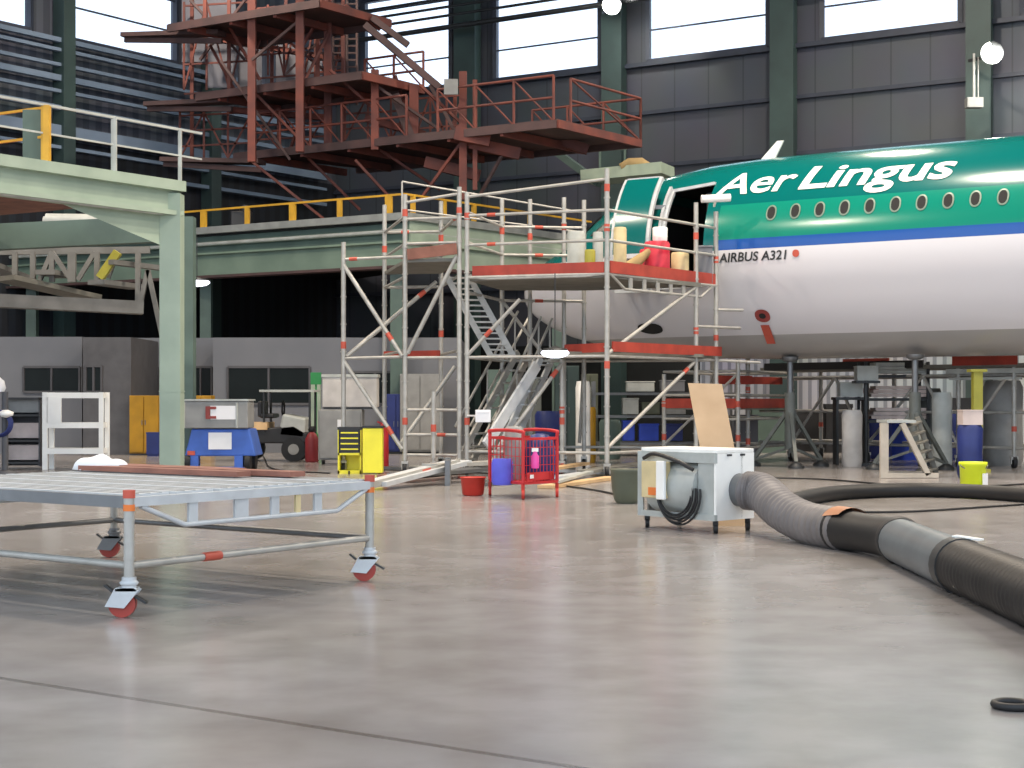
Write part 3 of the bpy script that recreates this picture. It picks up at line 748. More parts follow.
# hanger tubes up to the roof
for px in (252, 300, 328):
    a = P(px, -20, 43.5); m = MB(); m.bar(a, V(a.x, a.y, ZROOF), .2, .2, up=(0,1,0)); m.build('hanger', 'rust', dock)
for (x0,x1,y0,y1,Y) in ((182,205,0,62,48),(207,236,0,88,48),(238,262,30,95,49),(276,298,45,88,48.5),(305,322,60,78,48.5)):
    a, b = P(x0,y1,Y), P(x1,y0,Y); m = MB(); m.box((a+b)/2, (b.x-a.x, .06, b.z-a.z)); m.build('cladding_panel', 'dockpanel', dock)
for px in (322, 338, 352):
    m = MB()
    for i in range(14): 
        y = 4+i*7; m.bar(P(px-4,y,46), P(px+4,y,46), .05, .05)
    m.bar(P(px-5,0,46), P(px-5,105,46), .06); m.bar(P(px+5,0,46), P(px+5,105,46), .06); m.build('ladder', 'rustdark', dock)
for (x0,y0,x1,y1,Y,mm,w) in ((455,133,490,140,41.5,'rust',.35),(470,143,520,154,42,'rust',.3),(545,135,588,150,43,'rust',.26),(425,162,480,176,43,'rust',.3),(220,40,345,60,47,'rust',.14),(230,110,330,118,46,'rust',.16),(365,118,425,135,45,'rust',.2)):
    m = MB(); m.bar(P(x0,y0,Y), P(x1,y1,Y), .2, w); m.build('cross_beam', mm, dock)
m = MB(); c = P(451,87,41.5); m.box(c, (.36,.1,.4)); m.build('control_box', 'greybox', dock)
# green wall bracket platform on the right of the dock
a = P(588,178,47); b = P(668,170,46); t = thing('bracket_platform', 'pale green platform bracketed to the rear wall behind the open aircraft door', 'platform', a)
m = MB(); m.bar(a, b, 1.2, .32); m.build('platform_beam', 'green', t)
m = MB(); m.bar(P(540,140,48), P(600,184,47), .25, .2); m.build('brace', 'greendk', t)
m = MB(); 
for px in (600, 625): m.bar(P(px,172,47), P(px,148,47), .06)
m.bar(P(598,150,47), P(627,149,47), .05); m.build('guard_rail', 'greendk', t)
c = P(636,166,46); m = MB(); m.sweep([c+V(-.45,0,-.03), c+V(-.2,0,.08), c+V(.15,0,.09), c+V(.4,0,-.02)], lambda k: .1+.06*math.sin(k*3.1), 10); tag(m.build('cloth_bundle', 'tan'), 'brown bundle lying on the green bracket platform', 'bundle')

# ------------------------------------------------------------------ raised walkway with yellow rails
mc = P(405,214,40); ztop = mc.z
ma = mc+E*17; mr = mc+Vector((.62,.785,0))*8
mz = thing('raised_walkway', 'long raised green steel walkway with yellow rail posts behind the scaffold', 'walkway', V(mc.x,mc.y,0))
BK = Vector((.6,.8,0))
for p, q, nm in ((mc, ma, 1), (mc, mr, 2)):
    m = MB(); m.bar(p-V(0,0,.06), q-V(0,0,.06), .3, .18); m.build('deck_edge', 'deckgrey', mz)
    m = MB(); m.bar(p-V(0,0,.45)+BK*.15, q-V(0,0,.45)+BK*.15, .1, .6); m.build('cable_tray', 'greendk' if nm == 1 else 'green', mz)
    m = MB(); m.tube(p-V(0,0,.42)-BK*.05, q-V(0,0,.42)-BK*.05, .05, 8); m.build('pipe', 'railwhite', mz)
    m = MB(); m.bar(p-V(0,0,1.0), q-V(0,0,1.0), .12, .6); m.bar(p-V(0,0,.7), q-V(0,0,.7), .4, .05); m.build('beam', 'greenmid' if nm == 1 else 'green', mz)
    m = MB(); m.bar(p-V(0,0,1.32), q-V(0,0,1.32), .42, .07); m.build('beam_flange', 'rustdark', mz)
m = MB(); m.prism([mc-V(0,0,.2), ma-V(0,0,.2), ma+BK*16-V(0,0,.2), mc+BK*8-V(0,0,.2)], (0,0,.12)); m.build('deck_slab', 'void', mz)  # slab carried far back and coloured near-black to darken the space beneath
m = MB()
for h_ in (.5,): m.bar(mc+V(0,0,h_), ma+V(0,0,h_), .05)
m.build('top_rail', 'yellow', mz)
for i in range(10):
    c = mc+E*(.5+i*1.55); m = MB(); m.bar(c, c+V(0,0,.5), .06, .2 if i % 2 == 0 else .14, up=tuple(E)); m.build('rail_post', 'yellow', mz)
for i in range(5):
    c = mc+Vector((.62,.785,0))*(.3+i*1.2); m = MB(); m.bar(c, c+V(0,0,.5), .07, .12, up=tuple(E)); m.build('rail_post', 'yellow', mz)
m = MB(); m.bar(mc+V(0,0,.5), mr+V(0,0,.5), .05); m.build('top_rail', 'yellow', mz)
for c in (mc+E*.5+BK*.3, mc+E*7.2+BK*.6, mr-V(1,.8,0), mc+E*14+BK*.5):
    m = MB(); m.bar(V(c.x,c.y,0), V(c.x,c.y,ztop-1.3), .3, .3, up=(0,1,0)); m.build('column', 'greendk', mz)
c = P(242,219,43.3); m = MB(); m.box(c+V(0,0,0), (.55,.4,.4)); m.lathe(c+V(.1,-.05,.19), [(.16,0),(.16,.12),(.06,.18)]); tag(m.build('motor', 'blackpl', bevel=.03), 'small dark motor standing on the raised walkway between yellow posts', 'motor')

# ------------------------------------------------------------------ pale green portal gantry at left
gy = 28.0
gt = thing('steel_gantry', 'pale green steel gantry on square columns at the far left', 'gantry', G(172,gy))
gc = G(172, gy); GD = Vector((-.80,-.60,0)).normalized()  # towards the camera side, along the wall
GD = -Vector((( (1650-512)/F), 1, 0)).normalized()
zt = 1.35+(400-183)/F*gy
m = MB(); m.bar(gc, gc+V(0,0,zt-.2), .36, .36, up=(0,1,0)); m.box(gc+V(0,0,.02), (.6,.6,.04)); m.box(gc+V(0,0,1.5), (.38,.38,.02)); m.build('column', 'green', gt)
g2 = gc+E*(-0)+V(.65,2.6,0); g2 = G(187, 31.5); m = MB(); m.bar(g2, g2+V(0,0,zt-.2), .3, .3, up=(0,1,0)); m.build('column', 'greendk', gt)
ge = gc+GD*9
for z0, z1, w, mm, nm in ((zt-.16, zt+.02, .5, 'green', 'top_flange'), (zt-.50, zt-.16, .16, 'green', 'beam_web'), (zt-.58, zt-.50, .4, 'green', 'bottom_flange')):
    m = MB(); m.bar(gc-GD*.1+V(0,0,(z0+z1)/2), ge+V(0,0,(z0+z1)/2), w, z1-z0); m.build(nm, mm, gt)
m = MB(); m.tube(gc+V(-.1,-.3,zt-.55), ge+V(-.1,-.3,zt-.57), .05, 8); m.build('pipe', 'railwhite', gt)
m = MB(); h0 = zt-.58; m.prism([gc+V(-.1,-.06,h0), gc+GD*2.3+V(-.1,-.06,h0), gc+V(-.1,-.06,h0-.55)], (0,.12,0)); m.build('haunch', 'green', gt)
ends = E*9
m = MB(); m.prism([gc+V(0,0,zt-.3), ge+V(0,0,zt-.3), ge+E*9+V(0,0,zt-.3), gc+E*9+V(0,0,zt-.3)], (0,0,.1)); m.build('deck_slab', 'brownboard', gt)
m = MB(); bb = G(185,31.2); m.bar(P(170,229,31.5), P(-60,240,31.0), .3, .5); m.build('cross_beam', 'greendk', gt)
for i, t_ in enumerate((.05, .35)):
    pass
m = MB(); m.bar(gc-GD*.7+V(0,0,zt+.96), ge+V(0,0,zt+.96), .04); m.build('top_rail', 'railwhite', gt)
m = MB(); m.bar(gc-GD*.7+V(0,0,zt+.50), ge+V(0,0,zt+.50), .03); m.build('mid_rail', 'railwhite', gt)
for px in (180, 114, -30):
    u = (px-512)/F; t_ = (gc.x-u*gc.y)/(u*GD.y-GD.x); c = gc+GD*t_
    m = MB(); m.bar(c+V(0,0,zt), c+V(0,0,zt+.96), .06 if px != 114 else .09, .06, up=(0,1,0)); m.build('rail_post', 'railwhite', gt)
u = (46-512)/F; t_ = (gc.x-u*gc.y)/(u*GD.y-GD.x); c = gc+GD*t_
m = MB(); m.bar(c+V(0,0,zt), c+V(0,0,zt+.95), .13, .13, up=(0,1,0)); m.build('rail_post', 'yellow', gt)
m = MB(); 
for h_ in (.92,.45): m.bar(c+V(0,0,zt+h_), c+E*1.6+V(0,0,zt+h_), .04)
m.build('end_rail', 'yellow', gt)
m = MB(); m.bar(c+V(-.25,.1,zt), c+V(-.25,.1,zt+.9), .3, .05, up=(0,1,0)); m.build('gate_panel', 'greendk', gt)
# under-deck bits glimpsed behind the gantry
for x, w, mm, lab in ((70,46,'white','long white tank on the walkway glimpsed under the gantry beam'),):
    c = P(x+2,221,34); m = MB(); m.tube(c+V(-.55,0,0), c+V(.55,.1,0), .16, 14); m.tube(c+V(-.6,0,0), c+V(-.55,0,0), .1,14); m.tube(c+V(.55,.1,0), c+V(.6,.1,0), .1,14); tag(m.build('tank', 'railwhite'), lab, 'tank')
# lattice wing dock under the gantry
ld = thing('wing_dock', 'dull grey steel lattice platform hanging under the gantry at left', 'docking platform', P(80,300,33))
Yl = 33
m = MB(); m.bar(P(-40,252,Yl), P(150,250,Yl+.5), .12, .14); m.build('top_chord', 'dullgrey', ld)
m = MB(); m.bar(P(-40,299,Yl-1), P(143,308,Yl), .5, .26); m.build('bottom_beam', 'dullgrey', ld)
for x in (15,33,52,72,97,138): m = MB(); m.bar(P(x,252,Yl), P(x,282 if x < 130 else 304,Yl), .1 if x != 72 else .16, .1, up=(0,1,0)); m.build('lattice_upright', 'dullgrey', ld)
for a, b in (((40,280),(52,252)),((52,252),(70,278)),((78,280),(95,252)),((108,278),(118,250)),((140,305),(148,270)),((148,270),(164,345))): m = MB(); m.bar(P(*a,Yl), P(*b,Yl), .09); m.build('lattice_diagonal', 'dullgrey', ld)
m = MB(); m.bar(P(100,278,Yl-.3), P(118,252,Yl-.3), .16); m.build('yellow_strut', 'yelpost', ld)
for x0,y0,x1,y1,w in ((5,278,92,298,.8),(45,272,66,276,.4),(96,282,137,287,.4),(110,262,160,268,.2),(-20,262,20,278,.5)):
    m = MB(); m.bar(P(x0,y0,Yl-.4), P(x1,y1,Yl+1), w, .1); m.build('deck_board', 'under' if w > .6 else 'dullgrey', ld)

# ------------------------------------------------------------------ offices
def office(label, px0, px1, Y, ztop_, depth, wm, wins_, Y1=None):
    a, b = G(px0,Y), G(px1, Y if Y1 is None else Y1); t = thing('site_office', label, 'office', a)
    n = (b-a).normalized().cross(V(0,0,1)); n = -n if n.y < 0 else n
    m = MB(); m.prism([a, b, b+n*depth, a+n*depth], (0,0,ztop_)); m.build('wall', wm, t)
    for (x0,x1,y0_,y1_,mm) in wins_:
        u0, u1 = (x0-512)/F, (x1-512)/F
        def on(u): 
            dd = b-a; k = (a.x-u*a.y)/(u*dd.y-dd.x); return a+dd*k
        p, q = on(u0), on(u1); z0 = 1.35+(400-y1_)/F*p.y; z1 = 1.35+(400-y0_)/F*p.y
        z0 = max(.1, z0)
        f = MB()
        for s_, e_ in ((p+V(0,0,z0), q+V(0,0,z0)), (p+V(0,0,z1), q+V(0,0,z1))): f.bar(s_-n*.03, e_-n*.03, .06, .06)
        for s_ in (p, q, (p+q)/2): f.bar(s_-n*.03+V(0,0,z0), s_-n*.03+V(0,0,z1), .05)
        fo = f.build('window_frame', 'officedk', t)
        g = MB(); g.prism([p+V(0,0,z0)-n*.01, q+V(0,0,z0)-n*.01, q+V(0,0,z1)-n*.01, p+V(0,0,z1)-n*.01], -n*.01); g.build('pane', mm, fo)
    return t
office('light grey flat-roofed office cabin with wide dark windows behind the blue cart', 213, 460, 41, 2.95, 6, 'office', [(228,310,367,404,'offglass'),(350,400,372,404,'offglass')])
office('recessed grey office cabin bay with two dark windows behind the green column', 130, 214, 42.5, 3.0, 5, 'office', [(137,158,367,404,'offglass'),(190,212,367,404,'offglass')])
office('dark grey office wall section between two cabins at left', 83, 131, 39.5, 2.9, 3, 'officedk', [(86,102,366,392,'offglass')])
office('light grey office cabin with one long dark window at the far left', -40, 82, 40.5, 2.95, 5, 'office', [(24,80,367,392,'offglass')])

# ------------------------------------------------------------------ wheeled deck in the foreground
fA, fB, fC = G(121,9.95), G(363,11.95), G(108.5,13.75)
fD = fA+(fC-fB)
fd = thing('rolling_platform', 'low wheeled aluminium work platform with red castors in the left foreground', 'platform', fA)
PT = .79
for g, nm in ((fA,1),(fB,1),(fC,0),(fD,0)):
    m = MB(); g1 = g+V(.05,0,0)
    m.tube(g1+V(0,0,.24), g1+V(0,0,PT-.04), .033, 14)
    for z in (.36, .46, .6): m.tube(g1+V(0,0,z), g1+V(0,0,z+.012), .037, 12)
    p = m.build('leg', 'alu', fd)
    m = MB(); m.tube(g1+V(0,0,PT-.05), g1+V(0,0,PT+.0), .038, 14); m.build('red_cap', 'redband', p)
    m = MB(); m.tube(g1+V(0,0,PT-.13), g1+V(0,0,PT-.09), .036, 14); m.build('orange_band', 'orangeband', p)
    # castor
    c = MB(); c.tube(g1+V(0,0,.16), g1+V(0,0,.25), .045, 14); c.lathe(g1+V(0,0,.2), [(.05,0),(.06,.015),(.045,.03)])
    c.prism([g1+V(-.14,-.05,.07), g1+V(-.02,-.05,.06), g1+V(.07,-.05,.17), g1+V(.02,-.05,.19), g1+V(-.08,-.05,.18)], (0,.012,0))
    c.prism([g1+V(-.14,.038,.07), g1+V(-.02,.038,.06), g1+V(.07,.038,.17), g1+V(.02,.038,.19), g1+V(-.08,.038,.18)], (0,.012,0))
    c.box(g1+V(-.01,0,.175), (.13,.1,.02))
    co = c.build('castor', 'aluwhite' if nm else 'steel', fd)
    w = MB(); wc = g1+V(-.04,0,.085); w.tube(wc+V(0,-.028,0), wc+V(0,.028,0), .085, 24); w.tube(wc+V(0,-.036,0), wc+V(0,.036,0), .035, 12); w.build('castor_wheel', 'castorred', co)
    w = MB(); w.bar(g1+V(.04,0,.13), g1+V(.11,0,.09), .05, .014); w.build('brake_pedal', 'darksteel', co)
    w = MB(); w.bar(g1+V(-.1,0,.16), g1+V(-.15,0,.2), .04, .014); w.build('brake_lever', 'darksteel', co)
o5 = V(.05,0,0)
for p, q in ((fA,fB),(fB,fC),(fC,fD),(fA,fD)): rail(fd, p+o5+V(0,0,.32), q+o5+V(0,0,.32), .024, 'base_rail', 'alu' if (p is fA) else 'steel', band=.27 if (p is fA and q is fB) else None)
ZF = PT-.075
for p, q in ((fA,fB),(fC,fD)):
    p, q = p+o5, q+o5; u = q-p
    m = MB(); m.bar(p+V(0,0,ZF), q+V(0,0,ZF), .05, .06); m.build('side_beam', 'aluwhite', fd)
    m = MB(); a, b = p+u*.2+V(0,0,ZF-.17), p+u*.84+V(0,0,ZF-.17)
    m.tube(p+u*.04+V(0,0,ZF-.03), a, .018, 10); m.tube(a, b, .018, 10); m.tube(b, p+u*.98+V(0,0,ZF-.03), .018, 10)
    tr_ = m.build('deck_truss', 'aluwhite', fd)
    for k, w in ((.23,.08),(.42,.13),(.56,.08),(.66,.05),(.75,.08)):
        c = p+u*k; m = MB(); m.bar(c+V(0,0,ZF-.03), c+V(0,0,ZF-.17), .02, w, up=tuple(u.normalized())); m.build('truss_plate', 'aluwhite' if w != .05 else 'cream', tr_)
for p, q in ((fA,fD),(fB,fC)):
    m = MB(); m.bar(p+o5+V(0,0,ZF), q+o5+V(0,0,ZF), .05, .075); m.build('end_beam', 'steel', fd)
nb = 6
for i in range(nb):                                 # deck boards lie along the long side
    k0, k1 = (i+.08)/nb, (i+.92)/nb
    a, b = fA.lerp(fB,k0)+o5, fA.lerp(fB,k1)+o5; d = fC-fB
    m = MB(); i3 = d.normalized()*.03
    m.prism([a+i3+V(0,0,ZF+.005), b+i3+V(0,0,ZF+.005), b+d-i3+V(0,0,ZF+.005), a+d-i3+V(0,0,ZF+.005)], (0,0,.04)); bo = m.build('deck_board', 'aluwhite', fd)
    for r_ in range(3):
        e = a.lerp(b, (r_+.7)/3.4); m = MB(); m.bar(e+i3+V(0,0,ZF+.046), e+d-i3+V(0,0,ZF+.046), .014, .004); m.build('ridge', 'steel', bo)
# boards and sheet lying on it
ud = (fC-fB).normalized(); uc = (fB-fA).normalized(); TOPD = ZF+.055
def lying(name, mm, c0, c1, w, h_, label, cat, grp=None):
    m = MB(); m.bar(c0, c1, w, h_); return tag(m.build(name, mm), label, cat, grp)
base = fB+o5-uc*.12
lying('plank', 'brownboard', base-uc*.10+ud*.55+V(0,0,TOPD+.02), base-uc*.10+ud*2.9+V(0,0,TOPD+.02), .16, .04, 'long reddish brown plank on the rolling platform, nearest its right leg', 'plank', 'brown planks on the rolling platform')
lying('plank', 'brownboard', base-uc*.34+ud*.9+V(0,0,TOPD+.02), base-uc*.34+ud*2.8+V(0,0,TOPD+.02), .14, .04, 'reddish brown plank on the rolling platform, nearer the middle boards', 'plank', 'brown planks on the rolling platform')
lying('plank', 'brownboard', base+uc*.04+ud*1.3+V(0,0,TOPD+.02), base+uc*.04+ud*3.0+V(0,0,TOPD+.02), .1, .04, 'narrow brown plank at the rear edge of the rolling platform', 'plank', 'brown planks on the rolling platform')
# crumpled sheet
c = G(100,13.3, TOPD); bm = MB(); 
N1, N2 = 10, 28; vs = []; fs = []
for i in range(N1+1):
    for k in range(N2):
        t = 2*math.pi*k/N2; r = i/N1
        x = math.cos(t)*r*.23*(1+.12*math.sin(3*t)); y = math.sin(t)*r*.14
        z = .12*math.sqrt(max(0,1-r**2))*(1+.10*math.sin(x*30+1)*math.cos(y*24)) - .03*math.exp(-((x-.09)/.03)**2)*(1-r) + .008*math.sin(9*t)*r*(1-r)
        vs.append(c+V(x,y,max(0.002,z)))
for i in range(N1):
    for k in range(N2): fs.append((i*N2+k, i*N2+(k+1)%N2, (i+1)*N2+(k+1)%N2, (i+1)*N2+k))
fs.append(tuple(N1*N2+k for k in range(N2))[::-1])
bm.add(vs, fs, True); tag(bm.build('dust_sheet', 'cloth'), 'crumpled white sheet heaped on the rear of the rolling platform', 'sheet')

# ------------------------------------------------------------------ white heater unit, duct
uA, uL, uR = G(716,16.1), G(641,16.95), G(754,16.55)
uB = uL+(uR-uA)
un = thing('heater_unit', 'white boxy portable heater with cable coil and big duct on the right', 'heater', uA)
z0, z1 = .13, .85
dl = (uL-uA).normalized(); dr_ = (uR-uA).normalized()
m = MB(); m.prism([p+V(0,0,z1-.04) for p in (uA,uR,uB,uL)], (0,0,.04)); m.build('top_panel', 'white', un, bevel=.008)
m = MB(); m.prism([uA+V(0,0,z0), uR+V(0,0,z0), uR+V(0,0,z1-.04), uA+V(0,0,z1-.04)], dl*.03)
m.build('outlet_panel', 'white', un)  # brighter white puts the light on this face into its colour
m = MB(); m.prism([uA+dl*.035+V(0,0,z0), uA+dl*.25+V(0,0,z0), uA+dl*.25+V(0,0,z1-.04), uA+dl*.035+V(0,0,z1-.04)], dr_*.03); m.build('front_panel', 'railwhite', un)  # greyer white puts the shade of the left face into its colour
m = MB()
m.bar(uL+V(0,0,z0), uL+V(0,0,z1-.04), .06, .06); m.bar(uL+V(0,0,z1-.09), uA+V(0,0,z1-.09), .04, .1); m.bar(uL+V(0,0,z0+.03), uA+V(0,0,z0+.03), .04, .06); m.build('frame', 'railwhite', un)
m = MB(); m.prism([uL+dr_*.42+V(0,0,z0), uA+dr_*.42+V(0,0,z0), uA+dr_*.42+V(0,0,z1-.04), uL+dr_*.42+V(0,0,z1-.04)], dr_*.02); m.prism([uL+dr_*.1+V(0,0,z0), uL+dr_*.45+V(0,0,z0), uL+dr_*.45+V(0,0,z1-.04), uL+dr_*.1+V(0,0,z1-.04)], -dl*.02); m.build('rear_panel', 'greybox', un)
cc_ = uA+dl*.6+dr_*.22+V(0,0,.45); m = MB(); m.tube(cc_-dl*.36, cc_+dl*.36, .285, 28); m.tube(cc_-dl*.4, cc_-dl*.36, .16, 20); m.build('fan_drum', 'railwhite', un)
m = MB(); e = uA+dl*.82-dr_*.05+V(0,0,.52); m.box(e, (.34,.1,.38), math.atan2(dl.y,dl.x)); cbx = m.build('control_box', 'cream', un, bevel=.01)
m = MB(); e2 = uA+dl*.68-dr_*.12+V(0,0,.52); m.box(e2, (.12,.04,.4), math.atan2(dl.y,dl.x)); m.build('cover', 'white', cbx, bevel=.01)
m = MB(); m.box(e+V(0,0,-.12)-dr_*.056, (.12,.01,.08), math.atan2(dl.y,dl.x)); m.build('orange_label', 'orangeband', cbx)
m = MB()
RotL = Matrix.Rotation(math.atan2(dl.y, dl.x), 3, 'Z') @ Matrix.Rotation(math.pi/2, 3, 'X')
for k in range(5):
    cpt = uA+dl*(.55-.015*k)-dr_*(.045+.012*(k%2))+V(0,0,.42-.006*k); R0 = .24+.018*k
    pth = [cpt+dl*(math.cos(t)*R0)+V(0,0,math.sin(t)*R0*1.05) for t in [math.pi*(.95+1.2*i/24) for i in range(25)]]
    m.sweep(pth, .011, 8)
m.sweep(arc_path([uL-dr_*.06+dl*-.1+V(0,0,.74), uL-dr_*.1-dl*.3+V(0,0,.79), uA+dl*.45-dr_*.1+V(0,0,.72), uA+dl*.27-dr_*.06+V(0,0,.64)], 6), .022, 8)
m.build('cable_coil', 'cable', un)
for p in (uA+dl*.04+dr_*.04, uR+dl*.04-dr_*.06, uL-dl*.06+dr_*.04, uB-dl*.06-dr_*.06):
    m = MB(); m.bar(p+V(0,0,.08), p+V(0,0,.14), .05); m.tube(p+V(-.02,0,.05), p+V(.02,0,.05), .05, 14); m.build('wheel', 'black', un)
for k in (.18,.4): m = MB(); m.bar(uA+dr_*k-dl*.01+V(0,0,.79), uA+dr_*(k+.06)-dl*.01+V(0,0,.79), .02); m.build('latch', 'darksteel', un)
oc = (uA+uR)/2+V(0,0,.45); outn = -dl
m = MB(); m.tube(oc+dr_*.06+V(0,0,-.02), oc+outn*.14+dr_*.06+V(0,0,-.02), .17, 24); m.build('outlet_collar', 'steel', un)
# plywood sheet leaning behind
tl, trr = P(688,383,17.6), P(722,384,17.6); brr, bl = P(742,486,17.25), P(708,486,17.25)
k = (brr.z)/(trr.z-brr.z); brr = brr-(trr-brr)*k; bl = V(brr.x-(trr.x-tl.x), brr.y, 0)
m = MB(); m.prism([tl, trr, brr, bl], (0,.02,0)); tag(m.build('plywood_sheet', 'ply'), 'tall pale plywood sheet leaning behind the white heater', 'board')
# olive tub
c = G(627,20.9); m = MB(); m.lathe(c, [(.13,0),(.17,.05),(.2,.2),(.215,.42),(.225,.45),(.2,.45),(.19,.4),(.12,.06)]); tag(m.build('tub', 'olive'), 'dull olive round plastic tub beside the left end of the white heater', 'tub')
# main duct: one thing, four lengths
du = thing('air_duct', 'thick flexible air duct of grey and black lengths snaking from the heater', 'duct', G(870,14))
def gz(px, py, z=.18): 
    Y = 1600*(H-z)/(py-400); return G(px, Y, z)
def duct(pts, r, mm, ribs, amp, name):
    path = arc_path(pts, 40); 
    m = MB(); m.sweep(path, lambda t: r+amp*abs(math.sin(math.pi*ribs*t)), 24); return m.build(name, mm, du)
j1 = gz(846,530); j2 = gz(893,538); j3 = gz(958,565)
st_ = oc+outn*.1+dr_*.06+V(0,0,-.02)
duct([st_, st_+outn*.2+V(.02,0,-.02), P(782,510,15.6), P(808,523,15.1), j1], .18, 'hosegrey', 26, .02, 'corrugated_length')
m = MB(); m.sweep(arc_path([j1-(j2-j1)*.18, j1, j2, j2+(j3-j2)*.14], 10), lambda t: .185+.015*math.sin(t*9), 24); jo = m.build('wrapped_joint', 'hoseblack', du)
m = MB(); ax_ = (j2-j1).normalized(); sd_ = ax_.cross(V(0,0,1)).normalized(); vs = []
for i in range(7):
    for k in range(9):
        t = math.radians(35+13*k+2*i); vs.append(j1-ax_*.14+ax_*(.045*i)+sd_*(math.cos(t)*.208)+V(0,0,math.sin(t)*.208))
m.add(vs, [(i*9+k, i*9+k+1, (i+1)*9+k+1, (i+1)*9+k) for i in range(6) for k in range(8)], True); m.build('tape_patch', 'tape', jo)
duct([j2+(j3-j2)*.08, (j2+j3)/2, j3], .185, 'hosesilver', 1, 0, 'smooth_length')
m = MB(); m.sweep([j3-(j3-j2)*.02, j3+(j3-j2)*.06], .2, 24); m.build('clamp_band', 'darksteel', du)
m = MB(); m.bar(j3+V(-.02,.02,.205), j3+V(.13,-.12,.19), .08, .012); m.build('tape_tail', 'white', du)
duct([j3, gz(1005,584), gz(1060,606), gz(1130,625), gz(1230,640), V(5.4,7.2,.18), V(8,7.4,.18)], .175, 'hoseblack', 76, .018, 'corrugated_length')
# thin black hose behind
pts = [G(770,18.3,.1), G(800,20.2,.1), G(840,21.6,.1), G(900,22.2,.1), G(960,22,.1), G(1030,21.0,.1), G(1110,19.5,.1), V(10.5,17,.1), V(15,16.5,.1)]
m = MB(); m.sweep(arc_path(pts, 14), lambda t: .1, 14); tag(m.build('floor_hose', 'hoseblack'), 'thinner black hose curving over the floor behind the large duct', 'hose')
for pts, lab in (([(745,505),(820,511),(900,513),(1030,505)], 'thin black cable crossing the floor between the duct and the black hose'),
                 ([(740,478),(820,480),(900,486),(980,487),(1040,484)], 'thin dark cable along the floor before the step stand'),
                 ([(560,486),(600,492),(625,498)], 'thin dark cable running from the timber pile to the olive tub'),
                 ([(255,440),(264,458),(275,470),(330,474)], 'black cable trailing on the floor from the blue cart')):
    pp = [G(a, 2160/(b-400), .015) for a, b in pts]; m = MB(); m.sweep(arc_path(pp, 10), .015, 6); tag(m.build('floor_cable', 'cable'), lab, 'cable')
m = MB(); c = G(1012,7.0,.018); m.torus(c, .075, .018); tag(m.build('rubber_ring', 'black'), 'black rubber ring lying on the bare floor at lower right', 'ring')
m = MB(); c = G(1024,2160/368,0)+V(.02,0,.02); m.torus(c, .09, .02); 

# ------------------------------------------------------------------ red mesh trolley
ta, tb = G(520,21.9), G(556,22.2); tw = V(-.35,.75,0)
TY = 22.0; x0, x1 = G(523,TY).x, G(556,TY).x
ty = thing('mesh_trolley', 'red wire mesh trolley with raised end handles on small castors', 'trolley', G(523,TY))
a = G(490,22.6); b = G(523,21.7); c = G(557,22.2); d = c+(a-b)
Z0, Z1 = .22, .82
def wire_panel(p, q, z0, z1, name, n=9, m_=5):
    m = MB()
    for i in range(n+1): e = p.lerp(q, i/n); m.bar(e+V(0,0,z0), e+V(0,0,z1), .008)
    for k in range(m_+1): z = z0+(z1-z0)*k/m_; m.bar(p+V(0,0,z), q+V(0,0,z), .008)
    m.bar(p+V(0,0,z0), q+V(0,0,z0), .035); m.bar(p+V(0,0,z1), q+V(0,0,z1), .035)
    m.build(name, 'red', ty)
wire_panel(b, c, Z0, Z1, 'mesh_side', 10); wire_panel(a, d, Z0, Z1, 'mesh_side', 10); wire_panel(a, b, Z0, Z1+.0, 'mesh_end'); wire_panel(d, c, Z0, Z1, 'mesh_end')
m = MB(); m.prism([p+V(0,0,Z0-.02) for p in (a,b,c,d)], (0,0,.03)); m.build('base', 'red', ty)
for p, q in ((a,b),(d,c)):
    m = MB(); m.sweep(arc_path([p+V(0,0,Z0), p+V(0,0,Z1), p+(q-p)*.07+V(0,0,.92), q+(p-q)*.07+V(0,0,.92), q+V(0,0,Z1), q+V(0,0,Z0)], 5), .025, 8); m.build('handle', 'red', ty)
m = MB(); m.bar(b+V(.06,-.03,.31), c+V(-.06,-.03,.31), .01, .11); m.build('name_plate', 'red', ty)
m = MB(); m.bar(b+V(.1,-.04,.31), c+V(-.2,-.04,.31), .008, .05); m.build('white_label', 'paper', ty)
for p in (a,b,c,d):
    m = MB(); m.bar(p+V(0,0,.12), p+V(0,0,.2), .04); m.tube(p+V(-.02,0,.065), p+V(.02,0,.065), .065, 14); m.build('castor', 'redtub', ty)
bg = MB(); p = b.lerp(a,.55)-V(.03,.06,0); bg.lathe(p+V(0,-.06,.18), [(.13,0),(.15,.05),(.15,.3),(.13,.36)], 20); tag(bg.build('bag', 'bag'), 'blue plastic bin bag hanging on the left end of the red trolley', 'bag')
m = MB(); p = G(535,21.85); m.lathe(p+V(0,-.06,.42), [(.05,0),(.055,.02),(.055,.16),(.03,.2),(.03,.23)], 16); t_ = tag(m.build('spray_bottle', 'pink'), 'bright pink bottle hanging on the front mesh of the red trolley', 'bottle')
m = MB(); m.box(p+V(0,-.06,.67), (.09,.05,.05)); m.build('trigger', 'white', t_)
p = G(540,22.5); m = MB(); m.lathe(p+V(0,0,.24), [(.2,0),(.24,.2),(.2,.5),(.12,.62),(.04,.64)], 18); tag(m.build('cloth_heap', 'bluedk'), 'dark blue cloth heaped in the red trolley, right half', 'cloth')
p = G(514,22.4); m = MB(); m.lathe(p+V(0,0,.24), [(.11,0),(.13,.3),(.13,.72),(.1,.74)], 18); tag(m.build('canister', 'greybox'), 'grey canister standing in the red trolley, left half', 'canister')
c_ = G(473,22.6); m = MB(); m.lathe(c_, [(.12,0),(.15,.02),(.175,.25),(.185,.26),(.165,.26),(.14,.04)], 24); t_ = tag(m.build('bucket', 'redtub'), 'red bucket on the floor at the left of the red trolley', 'bucket')
